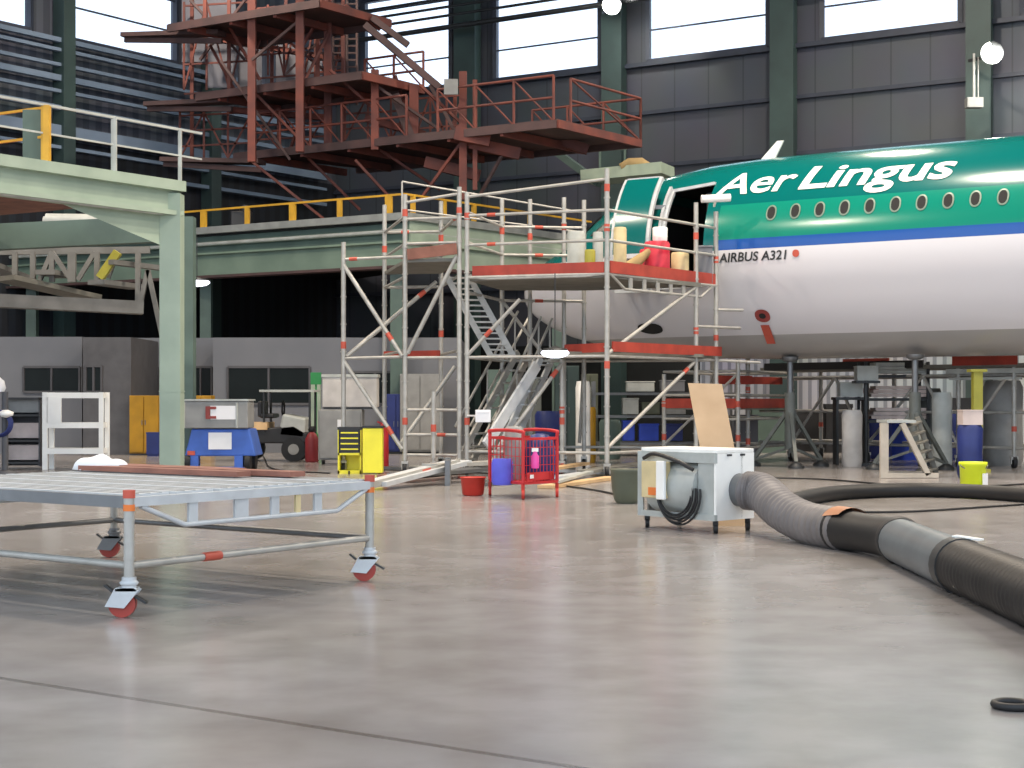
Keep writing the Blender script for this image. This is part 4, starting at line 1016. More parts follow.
m = MB(); m.torus(c_+V(0,0,.255), .18, .008); m.build('rim', 'redtub', t_)

# pile of boards on the floor
pl = [(398,466,36,470,474,'under'),]
def fboard(p, q, w, h_, mm, label, name='board', grp='boards piled at the scaffold foot'):
    m = MB(); m.bar(p, q, w, h_); tag(m.build(name, mm), label, 'board', grp)
fboard(G(545,24.3,.03), G(612,27.2,.03), .25, .05, 'wood', 'pale timber board on the floor pointing at the olive tub')
fboard(G(556,26,.09), G(600,28.4,.09), .25, .04, 'aluwhite', 'light aluminium board on the floor right of the red trolley')
fboard(G(548,26.6,.2), G(585,30.5,.14), .2, .05, 'wood', 'pale timber board stacked over the aluminium boards by the trolley')
fboard(G(430,25.6,.30), G(500,27.0,.30), .35, .06, 'alu', 'aluminium board lying level behind the red bucket')
fboard(G(390,27,.05), G(470,30,.05), .5, .06, 'brownboard', 'brown flat board on the floor behind the red bucket')
fboard(G(400,26,.12), G(480,28.5,.12), .5, .06, 'steel', 'grey flat board lying over the brown one behind the red bucket')
fboard(G(585,27.5,.12), G(640,31,.12), .3, .05, 'under', 'dull board lying under the scaffold corner')
fboard(G(470,24.9,.03), G(545,26.3,.03), .2, .05, 'steel', 'dull grey board on the floor running behind the red trolley')
fboard(G(560,29.2,.06), G(645,27.8,.06), .18, .05, 'aluwhite', 'light narrow board on the floor crossing to the right scaffold post')
fboard(G(415,31,.05), G(500,29.2,.05), .3, .05, 'railwhite', 'pale board on the floor between the left stair and the short post')
fboard(G(556,24.6,.09), G(590,27.4,.12), .12, .04, 'railwhite', 'thin pale strip lying over the timber board by the trolley')
fboard(G(352,31.5,.04), G(420,30.4,.04), .3, .06, 'steel', 'grey board on the floor between the yellow cart and the scaffold bay')
a, b = G(374,24,.09), P(460,462,26.3)
t = thing('deck_panel', 'sloping aluminium deck panel resting on the board pile left of the red bucket', 'panel', a)
m = MB(); m.bar(a, b, .45, .07); m.build('panel_face', 'aluwhite', t)
m = MB(); m.bar(a+V(0,-.26,0), b+V(0,-.26,0), .03, .1); m.bar(a+V(0,.26,0), b+V(0,.26,0), .03, .1); m.build('side_rail', 'alu', t)
m = MB(); e = a.lerp(b,.55)+V(0,-.28,-.0); m.bar(e, e+(b-a)*.1, .012, .08); m.build('red_sticker', 'redband', t)
m = MB(); 
for k in (-.15, .1): m.box(G(448,26+k*4,.2), (.08,.5,.4))
tag(m.build('trestle', 'steel'), 'low grey trestle propping the sloping deck panel', 'trestle')

# yellow and black tool unit
yc = thing('tool_cabinet', 'bright yellow and black slotted cart left of the scaffold foot', 'cart', G(350,29.5))
g = G(350,29.4); m = MB()
for dx in (-.2,.2): m.box(g+V(dx,.1,.42), (.03,.4,.84))
m.box(g+V(0,.3,.42), (.43,.03,.84)); m.box(g+V(0,.1,.03), (.43,.4,.06)); m.box(g+V(0,.1,.36), (.43,.4,.04)); m.build('body', 'yel', yc)
m = MB()
m.box(g+V(0,.1,.83), (.44,.42,.05)); m.box(g+V(0,-.09,.6), (.4,.02,.44)); m.build('black_front', 'blackpl', yc)
for k in range(4): m = MB(); m.box(g+V(0,-.105,.45+k*.1), (.32,.02,.025)); m.build('slot_strip', 'yel', yc)
m = MB(); g = G(373,29.2); m.box(g+V(0,.05,.43), (.36,.3,.82)); m.build('side_panel', 'yel', yc, bevel=.015)
m = MB(); m.box(g+V(0,.05,.86), (.38,.32,.04)); m.build('lid', 'blackpl', yc)
for dx in (-.45,.1): m = MB(); m.tube(g+V(dx,-.02,.03), g+V(dx+.03,-.02,.03), .03, 10); m.build('castor', 'black', yc)
g = G(383,31); m = MB(); m.lathe(g, [(.1,0),(.11,.05),(.11,.75),(.06,.85),(.03,.9)], 18); m.bar(g+V(0,0,.88), g+V(-.1,-.05,.93), .03); tag(m.build('fire_extinguisher', 'red'), 'red fire extinguisher beside the yellow cart', 'fire extinguisher')

# blue cart with grey box
bc = G(224,30.9); t = thing('power_cart', 'blue wheeled cart with a white sheet on its side before the offices', 'cart', bc)
def trap(c0, z0_, z1_, w0, w1, dpt_): 
    m = MB(); m.prism([c0+V(-w0/2,0,z0_), c0+V(w0/2,0,z0_), c0+V(w1/2,0,z1_), c0+V(-w1/2,0,z1_)], (0,dpt_,0)); return m
trap(bc+V(0,-.4,0), .28, .80, 1.36, 1.1, .9).build('body', 'blue', t, bevel=.03)
m = MB(); m.box(bc+V(-.0,-.42,.57), (.44,.02,.32)); m.build('paper_sheet', 'paper', t)
m = MB(); m.box(bc+V(-.55,-.42,.34), (.14,.02,.08)); m.build('red_lamp', 'redband', t)
m = MB(); m.box(bc+V(-.5,-.3,.16), (.16,.2,.26)); m.box(bc+V(.35,-.3,.16), (.16,.2,.26)); m.bar(bc+V(-.6,-.35,.06), bc+V(.5,-.35,.06), .03); m.build('undercarriage', 'blue', t)
for dx in (-.62,.52):
    for dy in (-.3,.35): m = MB(); m.tube(bc+V(dx-.05,dy,.16), bc+V(dx+.05,dy,.16), .16, 18); m.build('wheel', 'black', t)
gb = bc+V(-.12,-.1,.80); t = thing('generator_box', 'long grey equipment box standing on the blue cart', 'equipment box', gb)
m = MB(); m.box(gb+V(0,0,.27), (1.32,.75,.52)); m.build('casing', 'greybox', t, bevel=.02)
m = MB(); m.box(gb+V(0,0,.55), (1.36,.8,.035)); m.build('lid', 'railwhite', t)
m = MB(); m.box(gb+V(.2,-.385,.31), (.5,.015,.26)); m.build('white_label', 'paper', t)
m = MB(); m.box(gb+V(-.1,-.4,.31), (.08,.015,.24)); m.box(gb+V(0,-.4,.4), (.12,.015,.05)); m.box(gb+V(0,-.4,.22), (.12,.015,.05)); m.build('red_logo', 'inkred', t)
m = MB(); m.bar(gb+V(-.55,-.39,.02), gb+V(-.55,-.39,.5), .03); m.bar(gb+V(.45,-.39,.02), gb+V(.45,-.39,.5), .03); m.build('corner_strip', 'railwhite', t)

# white rack
rc = G(73,31); t = thing('white_rack', 'open white rack frame with three shelves left of the green column', 'rack', rc)
wv = .57; hr = 1.50
for dx in (-wv, wv-.05):
    for dy in (0,.45): m = MB(); m.box(rc+V(dx+.03,dy,hr/2), (.1 if dx<0 else .09,.05,hr)); m.build('upright', 'white', t)
for z in (hr-.06, .86, .36): m = MB(); m.box(rc+V(0,.22,z), (1.1,.48,.11)); m.build('shelf', 'white', t)
m = MB(); m.box(rc+V(-.36,-.01,1.16), (.28,.03,.5)); m.build('side_panel', 'white', t)
# grey shelf trolley beside it
gc2 = G(24,31.5); t = thing('shelf_trolley', 'grey shelf trolley with dark shelf lines at the left edge', 'trolley', gc2)
m = MB(); m.box(gc2+V(0,.3,.7), (.72,.03,1.3)); 
for dx in (-.36,.36): m.box(gc2+V(dx,.05,.7), (.03,.5,1.3))
m.build('body', 'officedk', t)
for z in (.12,.55,1.05,1.38): m = MB(); m.box(gc2+V(0,.03,z), (.72,.5,.04)); m.build('shelf', 'blackpl', t)
for i, z in enumerate((.14,.57,1.07)):
    m = MB(); m.box(gc2+V(0,.1,z+.18), (.62,.3,.3)); tag(m.build('carton', 'pale' if i != 2 else 'greybox', bevel=.01), ['pale carton on the bottom shelf of the grey trolley','pale carton on the middle shelf of the grey trolley','grey carton on the top shelf of the grey trolley'][i], 'carton', 'cartons on the grey trolley')
# person at left edge, seen in part
def skin_body(name, joints, edges_, mm, parent, sub=2):
    me = bpy.data.meshes.new(name); o0 = Vector(parent['_o'])
    me.from_pydata([tuple(Vector(j[:3])) for j in joints], edges_, []); o = bpy.data.objects.new(name, me); COL.objects.link(o); o.parent = parent
    sk = o.modifiers.new('Skin', 'SKIN')
    for i, j in enumerate(joints):
        v = me.skin_vertices[0].data[i]; r = j[3]; v.radius = (r if isinstance(r, (int, float)) else r[0], r if isinstance(r, (int, float)) else r[1])
    me.skin_vertices[0].data[0].use_root = True
    ss_ = o.modifiers.new('Sub', 'SUBSURF'); ss_.levels = sub; ss_.render_levels = sub
    me.materials.append(M[mm]); return o
M['skin'] = mat('skin', (196,150,130), .6)
M['overall'] = mat('grey_blue_overall', (84,92,112), .8)
# hose coil hung at the left edge
hc = G(-2,29,0); m = MB()
for k in range(4): m.torus(hc+V(0,k*.03,.92), .2+.012*k, .016, 'y')
o = m.build('hose_coil', 'bluedk'); tag(o, 'dark blue hose coil hanging on a grey pole at the left edge', 'hose')
m = MB(); m.tube(hc+V(.08,.15,0), hc+V(.08,.15,1.5), .06, 12); m.lathe(hc+V(.08,.15,0), [(.22,0),(.22,.04),(.06,.07)]); m.bar(hc+V(.08,.15,1.1), hc+V(.08,-.05,1.1), .05); tag(m.build('pole_stand', 'officedk'), 'grey pole stand holding the blue hose coil', 'stand')
m = MB(); m.lathe(hc+V(.16,-.06,1.03), [(.02,0),(.13,.04),(.14,.1),(.05,.14)], 16); tag(m.build('funnel', 'white'), 'small pale funnel hanging above the blue hose coil', 'funnel')
m = MB(); c = hc+V(-.08,.15,1.5); m.lathe(c, [(.14,0),(.17,.07),(.14,.2),(.06,.27)], 18); tag(m.build('white_sack', 'cloth'), 'white rounded sack on the pole stand at the left edge', 'sack')

# yellow cabinets before the offices
for px, w, mm, lab in ((144,.72,'cabyel','ochre yellow cabinet left of the green gantry column'),(201,.5,'cabyel','ochre yellow cabinet right of the green gantry column')):
    c = G(px,39.2); t = thing('storage_cabinet', lab, 'cabinet', c)
    m = MB(); m.box(c+V(0,.25,.75), (w,.5,1.42)); m.build('body', mm, t, bevel=.01)
    for s_ in (-1,1): 
        m = MB(); m.box(c+V(s_*w/4,-.015,.75), (w/2-.03,.03,1.34)); dd = m.build('door', mm, t); m = MB(); m.box(c+V(s_*.04,-.045,.8), (.015,.03,.12)); m.build('handle', 'steel', dd)
    m = MB(); m.box(c+V(0,.25,.03), (w*.95,.46,.06)); m.build('plinth', 'blackpl', t)
# small blue box beside
c = G(154,38.5); m = MB(); m.box(c+V(0,0,.3), (.3,.3,.5)); m.box(c+V(0,0,.03), (.26,.26,.06)); m.box(c+V(0,0,.56), (.32,.32,.03)); tag(m.build('bin', 'bluedk'), 'small dark blue bin before the ochre cabinet by the gantry column', 'bin')

# tow tractor
tc_ = G(281,35.5); t = thing('tow_tractor', 'low pale and black flatbed tow tractor behind the blue cart', 'vehicle', tc_)
m = MB(); m.prism([tc_+V(-.95,-.5,.4), tc_+V(.65,-.5,.4), tc_+V(.65,-.5,.62), tc_+V(.35,-.5,.8), tc_+V(-.95,-.5,.66)], (0,1.1,0)); m.build('chassis', 'blackpl', t, bevel=.03)
m = MB(); m.box(tc_+V(-.6,0,.78), (.75,1.1,.16)); m.build('load_bed', 'wood', t)
m = MB(); m.prism([tc_+V(.0,-.5,.55), tc_+V(.6,-.5,.5), tc_+V(.62,-.5,.95), tc_+V(.1,-.5,1.05)], (0,1.0,0)); m.build('bonnet', 'railwhite', t, bevel=.05)
m = MB(); m.box(tc_+V(-.25,0,1.0), (.3,.9,.1)); m.box(tc_+V(-.4,0,1.15), (.1,.9,.35)); m.build('seat', 'blackpl', t, bevel=.03)
m = MB(); m.torus(tc_+V(.05,0,1.15), .17, .02, 'x'); m.build('steering_wheel', 'black', t)
m = MB(); m.box(tc_+V(.2,0,1.55), (1.2,1.1,.05)); 
m.build('canopy', 'railwhite', t)
for dx in (-.3,.7):
    for dy in (-.5,.5): m = MB(); m.bar(tc_+V(dx,dy,.6), tc_+V(dx,dy,1.55), .04); m.build('canopy_post', 'darksteel', t)
for dx in (-.7,.35):
    for dy in (-.55,.45): m = MB(); m.tube(tc_+V(dx,dy,.27), tc_+V(dx,dy+.16,.27), .27, 22); w_ = m.build('wheel', 'black', t); m = MB(); m.tube(tc_+V(dx,dy-.01,.27), tc_+V(dx,dy+.17,.27), .12, 16); m.build('hub', 'greybox', w_)

# grey cabinet and box by scaffold
c = G(340,33.5); t = thing('equipment_cabinet', 'grey enamel cabinet on wheels behind the yellow cart', 'cabinet', c)
m = MB(); m.box(c+V(0,.3,.62), (.92,.6,1.06)); m.build('body', 'greybox', t, bevel=.02)
m = MB(); m.box(c+V(0,-.02,.62), (.84,.03,.96)); dd = m.build('door', 'greybox', t); m = MB(); m.box(c+V(.3,-.05,.65), (.04,.04,.18)); m.build('handle', 'darksteel', dd)
m = MB(); m.box(c+V(.02,-.04,.86), (.14,.01,.16)); m.build('paper_label', 'paper', t)
for dx in (-.36,.36): m = MB(); m.tube(c+V(dx-.03,.1,.08), c+V(dx+.03,.1,.08), .08, 14); m.build('wheel', 'black', t)
cbx_ = c+V(.2,.3,1.16); t = thing('crate', 'off-white panelled crate standing on the grey cabinet', 'crate', cbx_)
m = MB(); m.box(cbx_+V(0,0,.37), (1.14,.6,.66)); m.build('body', 'crateoff', t, bevel=.015)
m = MB(); m.box(cbx_+V(0,0,.7), (1.18,.64,.06)); m.build('lid', 'railwhite', t); m = MB(); m.box(cbx_+V(0,0,.025), (1.1,.56,.05)); m.build('base', 'blackpl', t)
c = G(312,34.8); m = MB(); m.lathe(c, [(.13,0),(.15,.03),(.15,.5),(.1,.6),(.04,.66)], 18); t_ = tag(m.build('gas_bottle', 'dimred'), 'dark red gas bottle between the tow tractor and the grey cabinet', 'gas bottle')
m = MB(); m.lathe(c+V(0,0,.66), [(.05,0),(.09,.04),(.05,.12)], 12); m.build('valve', 'black', t_)
c = G(316,38); m = MB(); m.bar(c, c+V(0,0,1.9), .22, .2, up=(0,1,0)); tag(m.build('post', 'green'), 'pale green square post behind the grey cabinet', 'post')
c = G(316,37.2); m = MB(); m.box(c+V(0,0,1.85), (.24,.12,.28)); m.box(c+V(0,0,1.2), (.04,.04,1.3)); m.lathe(c, [(.18,0),(.18,.05),(.03,.6)]); tag(m.build('sign_stand', 'greenpl'), 'green sign on a stand behind the grey cabinet', 'sign')

# ------------------------------------------------------------------ clutter seen through the scaffold and under the belly
def shelf_unit(c, w, d_, zs, label, mm='steel'):
    t = thing('shelving', label, 'shelving', c)
    for dx in (-w/2,w/2):
        for dy in (0,d_): m = MB(); m.bar(c+V(dx,dy,0), c+V(dx,dy,max(zs)+.3), .06, .06, up=(0,1,0)); m.build('upright', mm, t)
    for z in zs: m = MB(); m.box(c+V(0,d_/2,z), (w,d_,.06)); m.build('shelf', mm, t)
    return t
def crate(c, w, d_, h_, mm, label, grp, name='crate', cat='crate'):
    m = MB(); m.box(c+V(0,0,h_*.46), (w*.94,d_*.94,h_*.9)); m.box(c+V(0,0,h_*.95), (w,d_,h_*.1)); m.box(c+V(0,0,.02), (w*.8,d_*.8,.04)); return tag(m.build(name, mm, bevel=.01), label, cat, grp)
def item(name, mm, px, Y, z, w, h_, label, cat, grp=None, kind='box', d_=.35):
    c = G(px, Y, z)
    m = MB()
    if kind == 'box':
        m.box(c+V(0,0,h_*.47), (w*.95,d_,h_*.94)); m.box(c+V(0,0,h_*.96), (w,d_*1.05,h_*.08))
    else:
        m.lathe(c, [(w*.44,0),(w*.5,h_*.08),(w*.48,h_*.5),(w*.5,h_*.92),(w*.42,h_)], 20)
    return tag(m.build(name, mm), label, cat, grp)
c = G(665,38.5); shelf_unit(c, 3.4, .8, (.3,.95,1.5), 'low steel shelving of blue crates seen below the aircraft nose')
gcr = 'crates on shelving below the nose'
for i, (px, z, w, h_, mm, lab) in enumerate((
        (628,.36,.3,.5,'bluebright','bright blue crate at the left end of the low shelving under the nose'),
        (648,.36,.5,.42,'bluebright','wide bright blue crate second along the low shelving under the nose'),
        (672,.36,.5,.42,'bluedk','dark blue crate on the low shelving, just left of the plywood sheet'),
        (630,1.0,.4,.4,'railwhite','white carton on the middle shelf at the left under the nose'),
        (650,1.0,.45,.3,'olive','dull olive box on the middle shelf left of the plywood sheet'),
        (675,1.0,.5,.38,'greybox','grey box on the middle shelf nearest the plywood sheet'),
        (640,1.55,.7,.25,'railwhite','long pale box on the top shelf at the left under the nose'),
        (672,1.55,.6,.28,'office','light grey box on the top shelf beside the plywood sheet'))):
    crate(G(px,38.8,z), w, .5, h_, mm, lab, gcr)
# dark cupboards further back
for i, (px, w, h_, mm, lab) in enumerate(((500,.6,2.1,'greendk','dull green tall cupboard behind the left aluminium stair'),(528,.66,1.9,'jack','grey-green cupboard behind the bright aluminium stair'),
        (567,.6,2.2,'colgreen','dark green tall cupboard behind the scaffold mid post'),(590,.4,2.0,'olive','olive locker right of the dark green cupboard'),(420,1.0,2.0,'greybox','tall grey cupboard behind the short scaffold post'),(396,.5,1.5,'bluedk','dark blue locker behind the left scaffold bay'))):
    c = G(px, 39.5+i*.1); t = thing('cupboard', lab, 'cupboard', c)
    m = MB(); m.box(c+V(0,.3,h_/2+.03), (w,.6,h_-.06)); m.build('body', mm, t, bevel=.01)
    for s_ in (-1,1): m = MB(); m.box(c+V(s_*w/4,-.015,h_/2+.03), (w/2-.03,.03,h_-.16)); dd = m.build('door', mm, t); m = MB(); m.box(c+V(s_*.05,-.045,h_/2), (.015,.03,.14)); m.build('handle', 'steel', dd)
    m = MB(); m.box(c+V(0,.3,.03), (w*.95,.55,.06)); m.build('plinth', 'blackpl', t)
item('white_drum', 'white', 583, 34, 0, .32, 1.75, 'tall narrow white cylinder standing behind the scaffold centre', 'cylinder', kind='lathe')
item('yellow_cylinder', 'cabyel', 590, 34.6, 0, .26, 1.2, 'tall ochre gas cylinder behind the scaffold corner post', 'gas cylinder', kind='lathe')
item('barrel', 'bluedk', 548, 36, 0, .6, 1.1, 'dark blue barrel seen above the right end of the red trolley', 'barrel', kind='lathe')
item('barrel', 'greendk', 610, 36.5, 0, .5, .9, 'dull green barrel right of the scaffold corner post', 'barrel', kind='lathe')
# second scaffold behind heater, with red toeboards
sb = thing('scaffold_tower', 'low aluminium scaffold with red toeboards under the belly right of the plywood', 'scaffold', G(738,33))
q = [G(664,34), G(738,33), G(790,36), G(712,37.5)]
for g, z1 in zip(q, (1.9,2.2,2.3,2.3)): post(sb, g, .2, z1, (.5,1.2)); castor(sb, g, .22, 1.0, False)
post(sb, G(748,34.2), .2, 2.4, (.4,1.5)); castor(sb, G(748,34.2), .22)
for z in (.35,.95,1.45,1.95):
    for i in range(4): rail(sb, q[i]+V(0,0,z), q[(i+1)%4]+V(0,0,z))
m = MB(); m.prism([p+V(0,0,1.15) for p in q], (0,0,.05)); m.build('deck', 'under', sb)
for i in range(3): toe(q[i], q[(i+1)%4], 1.18, 1.38, t=sb)
toe(G(715,33.2), G(752,33.8), 1.68, 1.86, t=sb); toe(G(728,34.6), G(782,36), 1.7, 1.86, t=sb)
rail(sb, q[0]+V(0,0,.4), q[1]+V(0,0,1.9), .03, 'brace', band=.7)
# third scaffold right below belly: long dark staging with red boards
sd = thing('belly_staging', 'long dark scaffold staging with castors running below the fuselage belly', 'scaffold', G(880,34))
zz = 2.0
g0, g1_, g2_, g3_ = G(760,36.5), G(1040,31.2), G(1060,33.0), G(790,38.2)
def alongp(k, back=False): return (g3_ if back else g0).lerp(g2_ if back else g1_, k)
m = MB(); m.prism([p+V(0,0,zz) for p in (g0,g1_,g2_,g3_)], (0,0,.08)); m.build('deck', 'under', sd)
for k in (.13,.42,.74,.92):
    for bk in (False, True):
        c = alongp(k, bk); post(sd, c, .25, zz, (.7,) if k > .9 or k < .2 else ()); castor(sd, c, .25, 1.2, False)
for z in (.4,1.1,1.85):
    rail(sd, g0+V(0,0,z), g1_+V(0,0,z), .03); rail(sd, g3_+V(0,0,z), g2_+V(0,0,z), .03)
for k0_, k1_ in ((.13,.30),(.42,.30),(.42,.62),(.74,.62),(.74,.9)): rail(sd, alongp(k0_)+V(0,0,.4), alongp(k1_)+V(0,0,1.85), .035, 'brace')
m = MB(); m.bar(alongp(.02)+V(0,0,zz+.1), alongp(.62)+V(0,0,zz+.1), .05, .16); m.build('edge_beam', 'blackpl', sd)
toe(alongp(.72), alongp(.93), zz+.05, zz+.27, t=sd); toe(alongp(.33), alongp(.5), zz+.15, zz+.24, t=sd)
toe(alongp(.22,True), alongp(.36,True), 1.5, 1.62, t=sd)
m = MB(); m.bar(alongp(.72)+V(0,-.05,1.78), alongp(.93)+V(0,-.05,1.78), .3, .05); m.bar(alongp(.7)+V(0,-.05,1.93), alongp(1)+V(0,-.05,1.93), .1, .1); m.build('grating', 'railwhite', sd)
# step stand
ss0 = thing('step_stand', 'dull beige step stand with slanted ladder under the belly', 'step stand', G(910,27.5))
YS = 27.6
for dx, py in ((882,483),(0,0)):
    if dx: m = MB(); m.bar(G(884,YS,.05), G(884,YS,.95), .14, .08, up=(0,1,0)); m.build('upright', 'beige', ss0); m = MB(); m.bar(G(884,YS+.7,.05), G(884,YS+.7,.95), .1, .08, up=(0,1,0)); m.build('upright', 'under', ss0)
m = MB(); m.bar(G(902,YS,.95), G(928,YS,.06), .1, .09); m.build('stile', 'beige', ss0)
m = MB(); m.bar(G(917,YS+.6,1.05), G(936,YS+.6,.06), .08, .08); m.build('stile', 'under', ss0)
for i in range(6):
    k = (i+.5)/6; a = G(902,YS,.95).lerp(G(928,YS,.06),k); b = G(917,YS+.6,1.05).lerp(G(936,YS+.6,.06),k); m = MB(); m.bar(a, b, .14, .03); m.build('tread', 'under', ss0)
for k in (0,.7): m = MB(); m.bar(G(880,YS+k,.05), G(938,YS+k,.05), .1, .08); m.build('base_rail', 'beige', ss0)
m = MB(); m.box(G(896,YS+.35,.98), (.5,.8,.05)); m.build('top_platform', 'railwhite', ss0)
# shelves of pale boards
shelf_unit(G(897,33.5), 1.3, .7, (.9,1.36,1.85), 'open shelving stacked with pale pink boards under the belly', 'darksteel')
for i, z in enumerate((.95,1.41,1.9)):
    m = MB(); c = G(897,33.8,z)
    for k in range(3): m.box(c+V(.02*(k-1),0,.04+.08*k), (1.16-.05*k,.55,.07))
    tag(m.build('board_stack', 'pale' if i < 2 else 'railwhite'), ['stack of pale pink boards on the lowest open shelf under the belly','stack of pale pink boards on the middle open shelf under the belly','thin stack of white boards on the top open shelf under the belly'][i], 'board stack', 'board stacks under the belly')
item('drum', 'crateoff', 852, 32.5, .0, .42, 1.15, 'pale grey drum left of the open board shelving', 'drum', kind='lathe')
item('crate', 'railwhite', 850, 33.6, 1.42, .5, .3, 'white crate raised left of the pale pink boards', 'crate')
m = MB(); c = G(850,33.6); m.box(c+V(0,0,1.38), (.7,.5,.06)); 
for dx in (-.3,.3): m.box(c+V(dx,0,.68), (.05,.4,1.36))
tag(m.build('work_table', 'darksteel'), 'dark steel high table behind the pale grey drum', 'table')
item('crate', 'railwhite', 866, 33, 1.75, .45, .3, 'small white crate high beside the open board shelving', 'crate')
m = MB(); c = G(866,33); m.tube(c, c+V(0,0,1.75), .05, 10); m.box(c+V(0,0,1.72), (.5,.4,.05)); m.box(c+V(0,0,.03), (.5,.5,.06)); tag(m.build('pedestal', 'darksteel'), 'dark pedestal stand beside the open board shelving', 'stand')
item('drum', 'bluedk', 970, 27.8, 0, .44, .92, 'dark blue drum behind the lime yellow bucket', 'drum', kind='lathe')
item('drum_lid_box', 'pale', 970, 27.8, .92, .36, .26, 'small pale box on top of the dark blue drum', 'box')
c = G(973,2160/88); t_ = MB(); t_.lathe(c, [(.16,0),(.19,.02),(.2,.34),(.215,.35),(.215,.4),(.19,.4),(.17,.05)], 26); t_ = tag(t_.build('bucket', 'yelgreen'), 'lime yellow bucket on the floor at right under the belly', 'bucket')
m = MB(); m.box(c+V(.14,-.16,.14), (.1,.03,.18), .7); m.build('white_label', 'paper', t_)
m = MB(); m.sweep([c+V(math.cos(k*math.pi/10)*.21, -.05-.1*math.sin(k*math.pi/10), .36-.08*math.sin(k*math.pi/10)) for k in range(11)], .008, 6); m.build('handle', 'steel', t_)
c = G(977,30); m = MB(); m.bar(c, c+V(0,0,1.9), .17, .17, up=(0,1,0)); m.box(c+V(0,0,.03), (.4,.4,.06)); m.box(c+V(0,0,1.9), (.3,.3,.05)); tag(m.build('support_post', 'yelpost'), 'dull yellow support post above the dark blue drum', 'post')
item('tank', 'greybox', 1003, 33, 0, .8, 1.75, 'grey rounded tank at the right edge under the belly', 'tank', kind='lathe')
for i, (px, Y, w, h_, mm, lab, kd) in enumerate((
    (812,42,1.1,1.1,'blackpl','black cabinet low under the belly left of the grey drum','box'),
    (838,41,.7,1.25,'blackpl','second black cabinet beside the grey drum under the belly','box'),
    (768,41,.9,1.2,'greendk','dull green cabinet seen just right of the plywood sheet','box'),
    (876,37,.5,1.0,'bluedk','dark blue barrel behind the step stand','lathe'),
    (905,36,.7,.9,'bluebright','blue crate behind the step stand ladder','box'),
    (945,36,.6,1.1,'bluedk','dark blue bin left of the yellow support post','lathe'),
    (958,38,.9,1.4,'blackpl','black cabinet behind the dull yellow support post','box'),
    (1000,38,.9,1.0,'blackpl','black cabinet at the right edge below the belly','box'),
    (745,38,.6,1.0,'office','pale box just right of the plywood sheet under the belly','box'),
    (942,31.8,.4,1.5,'railwhite','tall white canister left of the yellow support post','lathe'),
    (930,34.2,.5,1.6,'jack','grey-green tall canister beside the open board shelving','lathe'))):
    item('storage_cabinet' if kd == 'box' else 'canister', mm, px, Y, 0, w, h_, lab, 'cabinet' if kd == 'box' else 'canister', kind=kd)

# ------------------------------------------------------------------ things on the upper deck
zd = ZD-.04
def cyl(name, mm, px, Y, r, h_, label, cat, z=zd, taper=1.0, grp=None):
    c = G(px, Y, z); m = MB(); m.lathe(c, [(r*.92,0),(r,.03),(r,h_*.3),(r*1.02,h_*.34),(r,h_*.38),(r*taper,h_*.95),(r*taper*.9,h_)], 22); return tag(m.build(name, mm), label, cat, grp)
cyl('roll', 'railwhite', 576, 30.2, .17, .95, 'tall white roll standing on the red-edged deck, leftmost', 'roll', grp='white rolls on the deck')
cyl('roll', 'railwhite', 598, 30.3, .10, .95, 'slim white roll on the red-edged deck left of the corner post', 'roll', grp='white rolls on the deck')
cyl('roll', 'cream', 620, 29.2, .12, .92, 'cream yellow roll standing on the deck right of the corner post', 'roll')
cyl('canister', 'yelpost', 590, 29.6, .1, .55, 'short yellow canister between the two white rolls on the deck', 'canister')
cyl('drum', 'drumred', 657, 29.85, .24, .72, 'bright red drum on the deck below the open aircraft door', 'drum')
cyl('drum', 'drumred', 649, 30.3, .18, .62, 'darker red drum half hidden behind the bright red one', 'drum')
cyl('bucket', 'cream', 680, 30.5, .17, .58, 'cream bucket on the deck right of the red drum', 'bucket')
cyl('bucket', 'white', 660, 29.85, .14, .26, 'white bucket standing on top of the bright red drum', 'bucket', z=zd+.73)
c = G(636,29.6,zd); m = MB(); m.sweep(arc_path([c+V(-.32,0,.1), c+V(-.1,0,.22), c+V(.12,.1,.42), c+V(.28,.15,.52)],6), lambda t: .11+.03*math.sin(6*t), 12); tag(m.build('cloth_bundle', 'tan'), 'tan cloth bundle sloping up against the red drum on the deck', 'bundle')
c = G(560,30,zd); m = MB(); m.lathe(c, [(.26,0),(.28,.05),(.2,.14),(.05,.18)], 18); tag(m.build('bag', 'cloth'), 'small white bag lying on the deck left of the white rolls', 'bag')
c = G(704,31,zd); m = MB(); m.box(c+V(0,0,.36), (.3,.3,.7)); m.box(c+V(0,0,.73),(.33,.33,.04)); tag(m.build('carton', 'office', bevel=.01), 'pale carton upright on the deck right end beside the doorway', 'carton')
c = G(640,30.5,zd); m = MB(); m.box(c+V(0,0,.22), (.5,.3,.42)); m.box(c+V(0,0,.45),(.52,.32,.03)); tag(m.build('carton', 'greybox', bevel=.01), 'light grey carton behind the tan bundle on the deck', 'carton')
c = P(716,199,30.7); m = MB(); m.tube(c+V(-.28,0,0), c+V(.28,.05,.03), .075, 14); m.bar(c+V(0,.0,0), c+V(0,.3,-.1), .04); tag(m.build('work_lamp', 'white'), 'white tubular work lamp clamped above the right scaffold posts', 'lamp')
for py, mm in ((233,'cream'),(206,'aluwhite')):
    pass
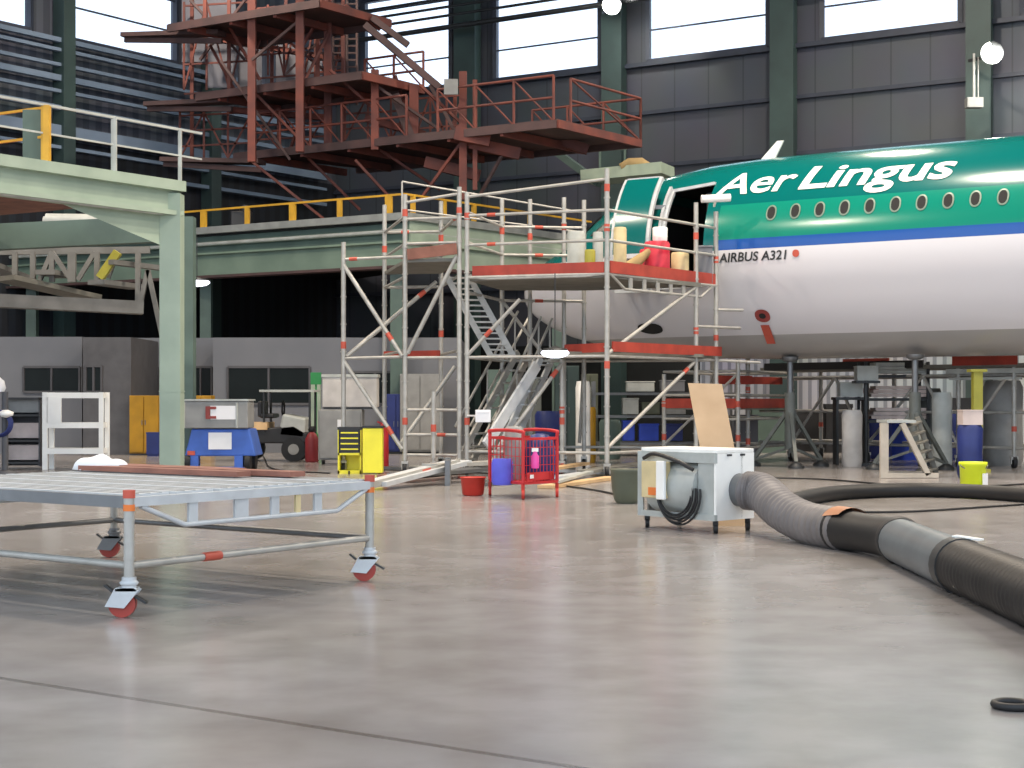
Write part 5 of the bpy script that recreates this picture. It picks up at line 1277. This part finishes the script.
# white boards lying on deck, left
for i, (a, b, lab) in enumerate(((G(478,29.6,zd+.1), G(560,30.6,zd+.1), 'long white board on the upper deck nearest the toeboard'),(G(470,30.2,zd+.12), G(530,31,zd+.12), 'dark grey panel edge on the upper deck behind the white board'))):
    m = MB(); m.bar(a, b, .3, .1); tag(m.build('board', 'white' if i == 0 else 'darksteel'), lab, 'board')

# ------------------------------------------------------------------ roof lamps (real lights)
n_ = 0
for x, y, en in ((-12,19,1000),(2,18,1100),(16,19,900),(-12,28,1300),(4,27,1700),(20,25,1700),(-8,42,900),(8,40,1000),(22,36,1000)):
    c = V(x,y,16.6); t = thing('roof_lamp', 'round high-bay lamp hanging from the hangar roof', 'lamp', c, group='high-bay lamps under the roof')
    m = MB(); m.lathe(c, [(.35,0),(.3,.15),(.12,.35),(.05,.5),(.02,.9)]); m.build('lamp_shade', 'greybox', t)
    m = MB(); m.lathe(c-V(0,0,.02), [(.3,0),(.3,.01)]); m.build('lamp_lens', 'lens', t)
    L = bpy.data.lights.new('bay', 'AREA'); L.shape = 'DISK'; L.size = .6; L.energy = en; L.color = (1,.86,.70)
    o = bpy.data.objects.new('bay_light', L); COL.objects.link(o); o.parent = t; o.location = V(0,0,-.06)

# ------------------------------------------------------------------ world, camera
w = bpy.data.worlds.new('World'); SC.world = w; w.use_nodes = True
bgn = w.node_tree.nodes['Background']; bgn.inputs['Color'].default_value = (.76,.87,1.0,1); bgn.inputs['Strength'].default_value = 1.62
cam = bpy.data.cameras.new('Camera'); co = bpy.data.objects.new('Camera', cam); COL.objects.link(co)
co.location = (0,0,H); co.rotation_euler = (math.pi/2,0,0); cam.sensor_width = 36; cam.lens = F/1024*36; cam.shift_y = (HZ-384)/1024
cam.clip_end = 400; SC.camera = co
SC.view_settings.view_transform = 'Standard'; SC.view_settings.look = 'None'; SC.view_settings.gamma = 1; SC.view_settings.exposure = .38
SC.view_settings.use_curve_mapping = False
try:
    SC.cycles.use_denoising = True; SC.cycles.max_bounces = 6; SC.cycles.transparent_max_bounces = 8
    SC.cycles.sample_clamp_indirect = 4
except Exception: pass
for o in TMP:
    try:
        if '_o' in o: del o['_o']
    except ReferenceError: pass
